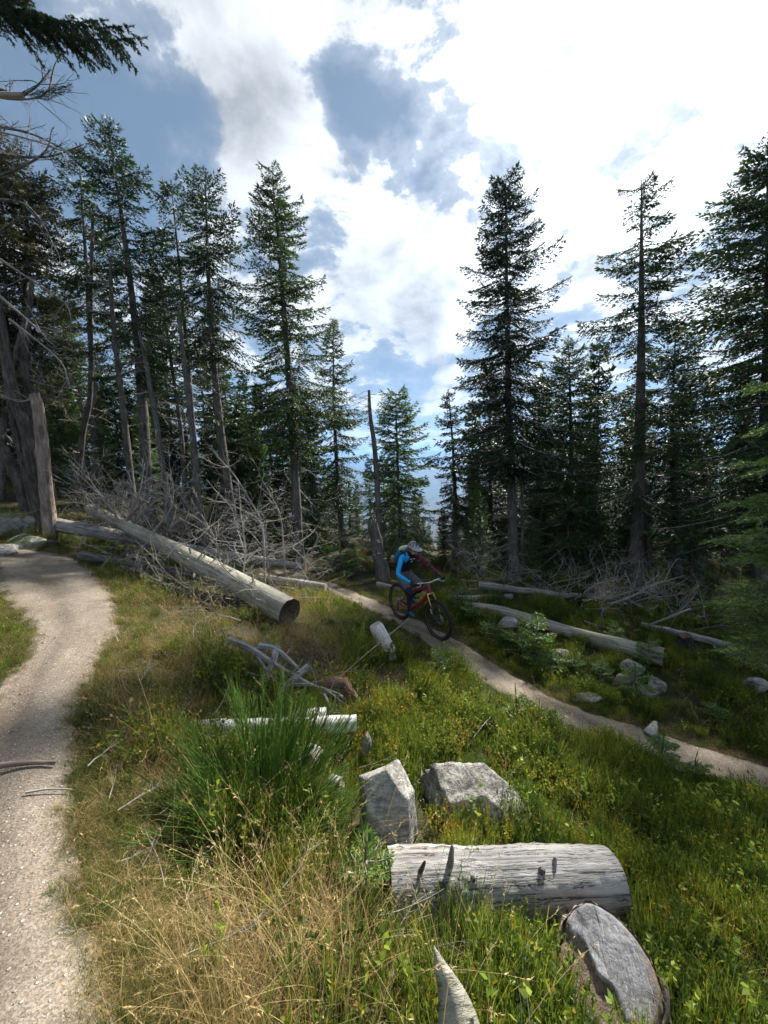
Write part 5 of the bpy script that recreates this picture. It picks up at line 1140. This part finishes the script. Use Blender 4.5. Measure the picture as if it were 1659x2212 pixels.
def overhang():
    y = 3.5; r = np.random.default_rng(6); bx = at(-330, 500, y); b = np.array([bx[0], y, gz(bx[0], y)]); o = thing('overhanging_spruce', b, 'spruce outside the left edge with dark drooping boughs overhead in the corner', 'tree')
    A = Acc(); top = np.array([.1, 0, 6.2]); tube(A, spline([np.array([0, 0, -.1]), top * .5, top], 10), np.linspace(.13, .04, 11), 9); A.build('trunk', BARK_D, o)
    C = Acc()
    for (u, v, yy, u0, v0, w) in ((318, 96, 3.3, -90, -40, 0), (235, 55, 3.5, -150, -60, 0), (290, 70, 3.4, -120, -70, 0), (50, 45, 3.3, -200, -20, 1), (158, 184, 3.6, 50, 205, 1)):
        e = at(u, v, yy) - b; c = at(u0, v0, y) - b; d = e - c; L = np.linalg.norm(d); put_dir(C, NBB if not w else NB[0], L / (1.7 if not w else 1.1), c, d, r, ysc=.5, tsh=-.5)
        tube(C, spline([np.array([0, 0, c[2] + .15]) + top * .01, c * .5 + np.array([0, 0, (c[2] + .1) * .5]), c], 6), .02, 5, m=1)
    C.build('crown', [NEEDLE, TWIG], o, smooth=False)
    for i, (pts, yy) in enumerate((([(-60, 200), (40, 215), (100, 200), (118, 140)], 3.9), ([(-60, 270), (60, 300), (150, 330)], 4.2))):
        branch_on(o, b, [at(u, v, yy) for u, v in pts], .010, twigs=14, seed=i + 50, tl=(.12, .4), name='bare_branch')
overhang()

# ------------------------------------------------------------------ broom shrub
BROOM = leafy('broom_stems', [(0, (.045, .085, .018)), (.5, (.11, .21, .036)), (1, (.21, .33, .07))], .35, 0, .5, 2.0)
def broom():
    b = gp(565, 1775); o = thing('broom_shrub', b, 'dark green broom shrub of fine upright rods in the left foreground', 'shrub'); r = np.random.default_rng(9)
    A = Acc()
    def rod(p, d, L, r0, depth, ti):
        k = 6; P = [p]; d = unit(d)
        for i in range(k): d = unit(d + r.normal(0, .035, 3) + np.array([0, 0, .05 if depth else .02])); P.append(P[-1] + d * L / k)
        P = np.array(P); tube(A, P, np.linspace(r0, r0 * .45, k + 1), 3, tint=np.clip(np.repeat(np.linspace(ti - .15, ti + .25, k + 1), 3), 0, 1))
        if depth:
            for i in range(int(r.integers(4, 8))):
                j = int(r.integers(1, k)); dd = unit(unit(P[j + 1] - P[j]) + r.normal(0, .17, 3)); rod(P[j], dd, L * (1 - j / k) * r.uniform(.7, 1.15), r0 * .7, depth - 1, ti + .1)
    for i in range(135):
        a = r.uniform(0, 6.28); e = r.uniform(.05, 1.0) ** .6; rad = r.uniform(0, .16); tilt = R(72) * e ** 1.2 * (1.0 if math.cos(a) > -.9 else .9)
        d = np.array([math.sin(tilt) * math.cos(a) * 1.25, math.sin(tilt) * math.sin(a) * .8, math.cos(tilt)]); rod(np.array([math.cos(a) * rad, math.sin(a) * rad, -.02]), d, r.uniform(.46, .92) * (1 - .1 * e), .0042, 1 if r.random() < .5 else 2, r.uniform(.15, .5))
    A.build('stems', BROOM, o); print('broom', A.n)
broom()

# ------------------------------------------------------------------ young spruce seedlings
def seedling_mesh(H, seed, m):
    T, C, B = spruce_parts(H, .012, .02, H * .55, seed, lib=SB_LIB, dead=0, whorl=.085, per=6, gaps=.05, tshift=.28, droopk=.2, top_up=.5, shape=.8); return T.mesh('stem', BARK), C.mesh('needles', [m, TWIG], False)
SB_LIB = {(c, k): bough(c, 500 + 7 * i + k, droop=.0, up=.2, hang=.02, dens=3.4, tw=.012, tl=.32) for i, c in enumerate((.14, .24)) for k in range(2)}
_C = CLS; CLS = (.14, .24)
for kk_ in list(SB_LIB):
    v, q, t, uv, ti, qm, tm = SB_LIB[kk_]; SB_LIB[kk_] = (v * np.array([1, .9, .9]), q, t, uv, ti, qm, tm)
SEED = [seedling_mesh(h, 600 + i, NEEDLE_L) for i, h in enumerate((.34, .42, .5))]
CLS = _C
SPOTS = ((1068, 1392, 1.35, 'seedling spruce at the trail edge just right of the front wheel'), (1118, 1418, 1.5, 'dark bushy seedling spruce right of the trail, second from the wheel'), (1160, 1440, 1.6, 'largest dark bushy seedling spruce right of the narrow trail'), (1192, 1455, 1.2, 'seedling spruce at the right foot of the bushy one'),
         (1020, 1345, 1.2, 'seedling spruce just behind the front wheel'), (990, 1322, 1.1, 'small seedling spruce under the long smooth log beside the wheel'), (1372, 1508, 1.25, 'bright green seedling spruce like a fern before the grey rocks'), (1300, 1470, .9, 'little seedling spruce left of the mossy rocks'), (1400, 1440, 1.0, 'seedling spruce against the rotten log end'),
         (1115, 1560, .9, 'seedling spruce on the near edge of the narrow trail, leftmost'), (1165, 1585, .8, 'seedling spruce on the near trail edge in mid slope'), (1430, 1660, .8, 'seedling spruce with bare leader on the near trail edge at right'), (1500, 1690, .75, 'seedling spruce farthest right on the near trail edge'), (795, 1935, .75, 'small seedling spruce at the left end of the sawn log'), (955, 1470, .8, 'seedling spruce on the near side of the trail below the wheel'), (1545, 1560, .9, 'pale seedling spruce in grass across the trail at right'), (1240, 1460, 1.0, 'seedling spruce on the bank above the flat slab'), (1330, 1390, .8, 'seedling spruce under the long log at right'))
for i, (u, v, s, lb) in enumerate(SPOTS):
    p = gp(u, v); o = thing('spruce_seedling', p, lb, 'seedling', 'young spruce seedlings along the narrow trail', i * 1.7); o.scale = (s, s, s * (1.0 if i % 3 else 1.1)); T, C = SEED[i % 3]
    for nm, me in (('stem', T), ('needles', C)): c = bpy.data.objects.new(nm, me); COL.objects.link(c); c.parent = o
o = thing('young_spruce', gp(738, 1242), 'small pale green young spruce by the mossy boulders', 'tree'); o.scale = (3.2,) * 3
for nm, me in (('stem', SEED[0][0]), ('needles', SEED[0][1])): c = bpy.data.objects.new(nm, me); COL.objects.link(c); c.parent = o

# ------------------------------------------------------------------ ground cover
BILB = leafy('bilberry', [(0, (.022, .035, .007)), (.33, (.058, .098, .015)), (.6, (.115, .175, .024)), (.82, (.27, .31, .035)), (.92, (.44, .34, .035)), (1, (.30, .14, .03))], .45, .5, .5, 1.6)
STRAW = leafy('dry_grass', [(0, (.11, .075, .03)), (.4, (.30, .21, .085)), (.75, (.50, .375, .165)), (1, (.62, .50, .26))], .35, .4, .6, 1.5)
GREENG = leafy('green_grass', [(0, (.028, .045, .008)), (.4, (.07, .108, .017)), (.75, (.145, .185, .03)), (1, (.32, .27, .08))], .45, .4, .5, 1.2)
LUSH = leafy('lush_leaves', [(0, (.09, .15, .02)), (.5, (.18, .27, .035)), (1, (.38, .40, .05))], .45, .4, .45, 3)
MOSSM = leafy('moss_tufts', [(0, (.05, .065, .010)), (.5, (.10, .125, .014)), (1, (.20, .20, .025))], .3, .4, .8, 1.5)
def blades(A, n, rad, L, lean, curve, w, r, m=0, t0=.2, t1=.8, k=4, base=None):
    a = r.uniform(0, 6.28, n); rr = rad * np.sqrt(r.random(n)); b = np.stack([np.cos(a) * rr, np.sin(a) * rr, np.zeros(n) - .01], -1) if base is None else base
    az = r.uniform(0, 6.28, n); ln = r.uniform(*L, n); le = np.abs(r.normal(0, lean, n)); cv = r.uniform(*curve, n); hd = np.stack([np.cos(az), np.sin(az), np.zeros(n)], -1); sd = np.stack([-np.sin(az), np.cos(az), np.zeros(n)], -1)
    tw = r.uniform(0, 3.14, n); sd = sd * np.cos(tw)[:, None] + hd * np.sin(tw)[:, None]
    pts = [b]; an = le.copy()
    for i in range(k): an = an + cv / k; pts.append(pts[-1] + (hd * np.sin(an)[:, None] + np.array([0, 0, 1.]) * np.cos(an)[:, None]) * (ln / k)[:, None])
    V = []; T = []; tb = np.clip(r.normal((t0 + t1) / 2, .13, n), 0, 1)
    for i, p in enumerate(pts): ww = w * (1 - .75 * i / k); V += [p - sd * ww / 2, p + sd * ww / 2]; T += [np.clip(tb + (t1 - t0) * (i / k - .5), 0, 1)] * 2
    V = np.stack(V, 1); T = np.stack(T, 1); q = np.array([[2 * i, 2 * i + 1, 2 * i + 3, 2 * i + 2] for i in range(k)]); Q = (np.arange(n)[:, None, None] * (2 * k + 2) + q[None]).reshape(-1, 4)
    A.add(V.reshape(-1, 3), q=Q, tint=T.ravel(), m=m); return pts
def leaves(A, P, D, L, w, r, tint, m=0):
    V, Q = rhomb(P, D, L, w, r); A.add(V, q=Q, tint=np.repeat(tint, 4), m=m)
def proto(kind, seed):
    r = np.random.default_rng(seed); A = Acc()
    if kind == 'bilb':
        pts = blades(A, 34, .10, (.10, .20), .28, (-.15, .4), .0030, r, t0=.15, t1=.45, k=3)
        for i in range(7):
            f = r.uniform(.25, 1, 34)[:, None]; j = 2; p = pts[1] * (1 - f) + pts[3] * f; leaves(A, p, np.array([0, 0, .35]) + r.normal(0, .8, (34, 3)), r.uniform(.012, .023, 34), r.uniform(.008, .013, 34), r, np.clip(.36 + .22 * f[:, 0] + r.normal(0, .15, 34), 0, 1))
        for i in range(2): blades(A, 30, .1, (.05, .12), .5, (-.1, .3), .003, r, t0=.1, t1=.6, k=2, base=pts[1 + i][r.integers(0, 34, 30)])
    elif kind == 'bilbstem':
        pts = blades(A, 40, .09, (.11, .22), .16, (-.15, .2), .0036, r, t0=.25, t1=.62, k=3)
        for i in range(3): blades(A, 34, .1, (.05, .13), .35, (-.3, .1), .003, r, t0=.3, t1=.65, k=2, base=pts[1 + i % 2][r.integers(0, 40, 34)])
        f = r.uniform(.4, 1, 40)[:, None]; leaves(A, pts[1] * (1 - f) + pts[3] * f, np.array([0, 0, .5]) + r.normal(0, .7, (40, 3)), .016, .008, r, np.clip(.52 + r.normal(0, .18, 40), 0, 1))
    elif kind == 'yellow':
        pts = blades(A, 26, .09, (.12, .24), .25, (-.1, .3), .0034, r, t0=.3, t1=.6, k=3)
        for i in range(7): f = r.uniform(.3, 1, 26)[:, None]; leaves(A, pts[1] * (1 - f) + pts[3] * f, np.array([0, 0, .3]) + r.normal(0, .8, (26, 3)), r.uniform(.012, .02, 26), .010, r, np.clip(.80 + r.normal(0, .1, 26), 0, 1))
    elif kind == 'straw':
        blades(A, 46, .11, (.12, .34), .6, (.3, 1.6), .0030, r, t0=.25, t1=.8, k=4)
    elif kind == 'strawlow':
        blades(A, 64, .13, (.08, .20), .9, (.3, 1.6), .0030, r, t0=.15, t1=.7, k=3)
    elif kind == 'stalk':
        pts = blades(A, 9, .10, (.35, .80), .45, (.2, 1.3), .0030, r, t0=.5, t1=.9, k=6)
        for i in range(9): f = r.uniform(0, 1, 9)[:, None]; leaves(A, pts[5] * (1 - f) + pts[6] * f, (pts[6] - pts[5]) + r.normal(0, .05, (9, 3)), r.uniform(.012, .022, 9), .004, r, np.full(9, .75))
    elif kind == 'grass':
        blades(A, 60, .10, (.08, .22), .4, (.2, 1.3), .0032, r, t0=.2, t1=.7, k=4)
    elif kind == 'lowgrass':
        blades(A, 80, .12, (.04, .11), .6, (.2, 1.4), .0032, r, t0=.15, t1=.75, k=3)
    elif kind == 'moss':
        blades(A, 130, .12, (.015, .05), .7, (-.3, .6), .006, r, t0=.2, t1=.8, k=2)
    elif kind == 'shoot':
        for s in range(3):
            b = np.array([[r.normal(0, .03), r.normal(0, .03), 0]]); pts = blades(A, 1, 0, (.16, .3), .2, (-.1, .3), .003, r, k=5, base=b)
            for i in range(9): f = r.random(); j = int(r.integers(2, 5)); leaves(A, pts[j] * (1 - f) + pts[j + 1] * f, np.array([[0, 0, .5]]) + r.normal(0, .9, (1, 3)), .030, .017, r, np.clip(r.normal(.6, .15, 1), 0, 1))
    mats = dict(bilb=BILB, bilbstem=BILB, yellow=BILB, straw=STRAW, strawlow=STRAW, stalk=STRAW, grass=GREENG, lowgrass=GREENG, moss=MOSSM, shoot=LUSH)
    return A.mesh('tuft_' + kind, mats[kind], False)
def instances(name, label, kinds, pts, kidx, rot, scl):
    """one ground-cover object: tufts set on points"""
    col = bpy.data.collections.new(name + '_tufts'); n = 0; mp = []
    for k in kinds:
        ids = []
        for v in range(3):
            o = bpy.data.objects.new('%s_%02d' % (name, n), proto(k, hash(k) % 97 + v if False else sum(map(ord, k)) + v)); col.objects.link(o); ids.append(n); n += 1
        mp.append(ids)
    r = np.random.default_rng(len(pts)); idx = np.array([mp[k][int(r.integers(3))] for k in kidx], np.int32)
    me = bpy.data.meshes.new(name); me.vertices.add(len(pts)); me.vertices.foreach_set('co', np.asarray(pts, np.float32).ravel())
    for nm, ty, arr, key in (('idx', 'INT', idx, 'value'), ('rot', 'FLOAT_VECTOR', rot.astype(np.float32).ravel(), 'vector'), ('scl', 'FLOAT', scl.astype(np.float32), 'value')): a = me.attributes.new(nm, ty, 'POINT'); a.data.foreach_set(key, arr)
    ob = bpy.data.objects.new(name, me); COL.objects.link(ob)
    ng = bpy.data.node_groups.new(name, 'GeometryNodeTree'); ng.interface.new_socket('Geometry', in_out='INPUT', socket_type='NodeSocketGeometry'); ng.interface.new_socket('Geometry', in_out='OUTPUT', socket_type='NodeSocketGeometry')
    gi = ng.nodes.new('NodeGroupInput'); go = ng.nodes.new('NodeGroupOutput'); ci = ng.nodes.new('GeometryNodeCollectionInfo'); ci.inputs['Collection'].default_value = col; ci.inputs['Separate Children'].default_value = True; ci.inputs['Reset Children'].default_value = True
    ip = ng.nodes.new('GeometryNodeInstanceOnPoints'); ip.inputs['Pick Instance'].default_value = True; L = ng.links.new
    L(gi.outputs[0], ip.inputs['Points']); L(ci.outputs[0], ip.inputs['Instance'])
    for nm, ty, sk in (('idx', 'INT', 'Instance Index'), ('rot', 'FLOAT_VECTOR', 'Rotation'), ('scl', 'FLOAT', 'Scale')):
        na = ng.nodes.new('GeometryNodeInputNamedAttribute'); na.data_type = ty; na.inputs[0].default_value = nm; L(na.outputs[0], ip.inputs[sk])
    L(ip.outputs[0], go.inputs[0]); md = ob.modifiers.new('tufts', 'NODES'); md.node_group = ng
    return tag(ob, label, 'ground cover', kind='stuff')
def cover():
    r = np.random.default_rng(77)
    def cand(n, y0, y1):
        y = y0 + (y1 - y0) * r.random(n) ** .75; x = r.uniform(-1.12, 1.12, n) * (y + .35); return x, y
    xs = []; ys = []
    for n, y0, y1 in ((11000, .55, 4.2), (13000, 4.2, 9.5), (6000, 9.5, 16)): x, y = cand(n, y0, y1); xs.append(x); ys.append(y)
    x = np.concatenate(xs); y = np.concatenate(ys); z = ground_z(x, y); e1, e2 = trail_mask(x, y); e = np.minimum(e1 + .015, e2 - .01) + .16 * fb2(x, y, 3.0, 2, 17)
    # extra tufts along the trail verges
    vx = []; vy = []
    for line, Wd, m_ in ((LT, LW, 5200), (np.array(RT)[:, :2], RW, 2000)):
        S = spline(line, 200)[:, :2]; Tn = np.gradient(S, axis=0); Tn /= np.linalg.norm(Tn, axis=1)[:, None]; t = r.random(m_) ** (1.5 if Wd is LW else 1.); j = (t * (len(S) - 1)).astype(int); off = r.choice([-1, 1], m_) * (hw(t, Wd) + .40 * r.random(m_) ** 1.3 - .09); q = S[j] + Tn[j] * r.uniform(-.05, .05, (m_, 1)) + np.stack([-Tn[j][:, 1], Tn[j][:, 0]], -1) * off[:, None]; vx.append(q[:, 0]); vy.append(q[:, 1])
    xv = np.concatenate(vx); yv = np.concatenate(vy); nv = len(xv); a1, a2 = trail_mask(xv, yv)
    x = np.concatenate([x, xv]); y = np.concatenate([y, yv]); z = ground_z(x, y); e = np.concatenate([e, np.minimum(a1, a2) + .05 * fb2(xv, yv, 3.0, 2, 17) + .02]); isv = np.arange(len(x)) >= len(x) - nv
    P = np.stack([x, y, z], -1); u, v, zc = proj(P); ok = ((e > -.02) | (isv & (e > -.09))) & (u > -150) & (u < 1800) & (v < 2420)
    P, u, v, y, x, e, isv = P[ok], u[ok], v[ok], y[ok], x[ok], e[ok], isv[ok]; n = len(P)
    def gs(c): return sum(a * np.exp(-((u - cu) / su) ** 2 - ((v - cv) / sv) ** 2) for cu, cv, su, sv, a in c)
    nz = fb2(x, y, 1.3, 3, 21) * 2.2; nz2 = fb2(x, y, 2.1, 3, 33) * 2.2
    wd = np.maximum(.04, gs(((560, 2120, 380, 190, 2.2), (380, 1460, 190, 110, 1.4), (270, 1640, 120, 240, 1.2), (430, 1350, 160, 60, .7), (1560, 1600, 170, 70, 1.3), (620, 1360, 130, 70, .8), (330, 1800, 120, 150, .6), (960, 2212, 120, 100, .9), (1650, 2160, 120, 90, .6), (980, 1420, 60, 40, .8), (1240, 1500, 70, 50, .7), (300, 1270, 60, 50, .6))) + .8 * nz * (u < 820) + .25 * nz)
    wg = np.maximum(.03, gs(((330, 1490, 140, 60, 1.1), (205, 1720, 70, 240, 1.5), (40, 1420, 80, 90, 2), (770, 1340, 90, 60, 1.4), (300, 1250, 160, 50, .9), (1560, 1480, 180, 90, 1.6), (1330, 1400, 190, 70, .8), (900, 1270, 240, 40, .9), (350, 2000, 120, 200, .7), (480, 1320, 150, 60, .6), (1150, 1350, 160, 50, .6), (1640, 1750, 100, 60, .5))) + (.15 + .35 * (u < 780)) * nz2)
    pa = np.clip(.5 + 2.4 * fb2(x, y, 1.7, 2, 57), 0, 1); wd = wd + .55 * sm(pa, .62, .95); wb_ = sm(pa, .1, .5)
    wb = .12 + 1.5 * sm(u, 720, 880) * sm(v, 1380, 1480) + .5 * sm(u, 880, 1000) * (v < 1480) + gs(((560, 1600, 160, 90, .5), (700, 1800, 200, 120, .7)))
    wy = np.maximum(0, gs(((860, 1560, 110, 70, .9), (950, 1660, 90, 50, .3), (1000, 1850, 200, 90, .25), (1420, 2050, 150, 120, .25), (740, 1590, 60, 60, .4))) + .3 * np.maximum(0, nz - .5)); wl = .05 + .06 * (u > 1000)
    wm = .08 + gs(((330, 1490, 150, 60, .8), (1290, 1480, 60, 40, 1.2), (200, 1300, 200, 60, .7), (60, 1190, 80, 40, 1))); far = sm(y, 8.5, 12); wm = wm + far * .5
    Wt = np.stack([wb * (.3 + .7 * wb_), wb * (1.15 - .8 * wb_), wy, wl * wb, wd * .65, wd * .55, wd * .16 + .02, wg * .75, wg * .6, wm], -1); Wt[y > 9][:, [0, 1, 2]] *= .3
    k = (Wt.cumsum(1) / Wt.sum(1, keepdims=True) > r.random(n)[:, None]).argmax(1); keep = r.random(n) > .55 * far; near_e = e < .10
    k = np.where(near_e & np.isin(k, [0, 1, 2, 3, 4]) & (r.random(n) < .75), np.where(r.random(n) < .5, 8, 5), k)
    nx = P[:, 0]; k = np.where(isv & (r.random(n) < .85), r.choice([7, 8, 5, 5, 9, 8], n), k); rot = np.stack([r.normal(0, .14, n), r.normal(0, .14, n), r.uniform(0, 6.28, n)], -1); s = r.uniform(.7, 1.2, n) * (1 + .15 * (y > 5) + .25 * (y > 9)) * np.where(near_e, np.where(isv, .9, .62), 1.) * np.where(e < -.01, .6, 1.)
    # thin out where bare litter shows beneath the trees and over rocks in the foreground
    s = s * np.where((k < 4) & (e > .2), 1.3, 1.); hum = np.clip(.5 + 2.2 * fb2(x, y, 2.4, 2, 41), 0, 1); s = s * np.where((k < 4) & (e > .3), .75 + .7 * hum, 1.); s = s * (.62 + .6 * hum); keep &= isv | (r.random(n) < .34 + 1.0 * hum); s = s * np.where((v > 1900) & (u < 1000), 1.2, 1.0) * (1 - .45 * np.clip(gs(((1080, 2050, 300, 90, 1.), (840, 1830, 120, 80, .7), (900, 1420, 90, 60, .6), (1380, 1480, 100, 50, 1.), (1300, 1400, 200, 40, .5), (1520, 1400, 120, 40, .6), (1050, 1320, 140, 40, .6), (1630, 1490, 40, 40, .7), (1100, 1345, 40, 25, .8))), 0, 1)) * np.where(e < .35, .72, 1.)
    hide = gs(((838, 1800, 85, 110, 1.6), (1040, 1730, 110, 70, 1.4), (1080, 1990, 280, 60, .75), (1310, 2160, 150, 170, 1.4), (590, 1740, 110, 90, .8), (945, 1395, 40, 30, 1.6), (975, 2150, 70, 90, 1.3), (560, 1590, 200, 30, .5), (640, 1470, 90, 50, .4), (820, 1385, 20, 30, 1.)))
    keep &= r.random(n) > np.clip(hide, 0, 1); keep &= ~((y > 11) & (r.random(n) < .3))
    # in front of the sawn log and the rocks only low tufts
    kinds = ['bilb', 'bilbstem', 'yellow', 'shoot', 'straw', 'strawlow', 'stalk', 'grass', 'lowgrass', 'moss']
    for nm, lb, ks in (('bilberry_cover', 'green and yellowing bilberry bushes covering the slope', (0, 1, 2, 3)), ('dry_grass', 'straw-coloured dry grass and stalks on the slope', (4, 5, 6)), ('green_grass', 'green grass tufts along the trails and in the clearing', (7, 8)), ('moss', 'low moss tufts on the forest floor', (9,))):
        m = keep & np.isin(k, ks); print(nm, m.sum()); lut = {a: i for i, a in enumerate(ks)}; instances(nm, lb, [kinds[a] for a in ks], P[m], np.array([lut[a] for a in k[m]]), rot[m], s[m])
cover()
# loose stones on the trails: the larger ones singly, the grit as one mass
def gravel():
    r = np.random.default_rng(31); A = Acc(); base = []
    for i in range(4):
        me = rock_mesh(800 + i, (1, 1, .6), 7, 1, .8); V = np.array([v.co[:] for v in me.vertices]); T = np.array([p.vertices[:] for p in me.polygons]); base.append((V, T)); bpy.data.meshes.remove(me)
    for line, Wd, n in ((LT, LW, 1500), (np.array(RT)[:, :2], RW, 800)):
        S = spline(line, 120)[:, :2]; Tn = np.gradient(S, axis=0); Tn /= np.linalg.norm(Tn, axis=1)[:, None]
        for i in range(n):
            t = r.random() * .92; j = int(t * (len(S) - 1)); w = hw(t, Wd); off = r.choice([-1, 1]) * w * (r.random() ** .45) * .97; p = S[j] + Tn[j] * r.uniform(-.1, .1) + np.array([-Tn[j][1], Tn[j][0]]) * off
            s = .003 + (.018 if abs(off) > .8 * w else .010) * r.random() ** 4; V, T = base[i % 4]; a = r.uniform(0, 6.28); c, sn = math.cos(a), math.sin(a); A.add(V @ np.array([[c, sn, 0], [-sn, c, 0], [0, 0, 1]]) * s + [p[0], p[1], base_z(p[0], p[1]) + .004], t=T)
    tag(A.build('gravel', STONE_P), 'loose pale grit and pebbles scattered over both trails', 'gravel', kind='stuff')
gravel()
# ------------------------------------------------------------------ air between here and the far ridges
def haze():
    bm = bmesh.new(); bmesh.ops.create_cube(bm, size=1.0); me = bpy.data.meshes.new('haze'); bm.to_mesh(me); bm.free()
    zs = (-420.0, 480.0); o = bpy.data.objects.new('haze', me); COL.objects.link(o); o.scale = (26000, 24000, zs[1] - zs[0]); o.location = (0, 4000, (zs[0] + zs[1]) / 2)
    m = bpy.data.materials.new('hazy_air'); m.use_nodes = True; nt = m.node_tree; nt.nodes.clear(); out = nd(nt, 'ShaderNodeOutputMaterial'); v = nd(nt, 'ShaderNodeVolumePrincipled')
    v.inputs['Color'].default_value = (.28, .55, 1.0, 1); v.inputs['Density'].default_value = 1.3e-4; v.inputs['Anisotropy'].default_value = 0.2
    lk(nt, v.outputs[0], out.inputs['Volume']); me.materials.append(m); tag(o, 'thin blue haze in the valley air', 'haze', kind='stuff')
haze()
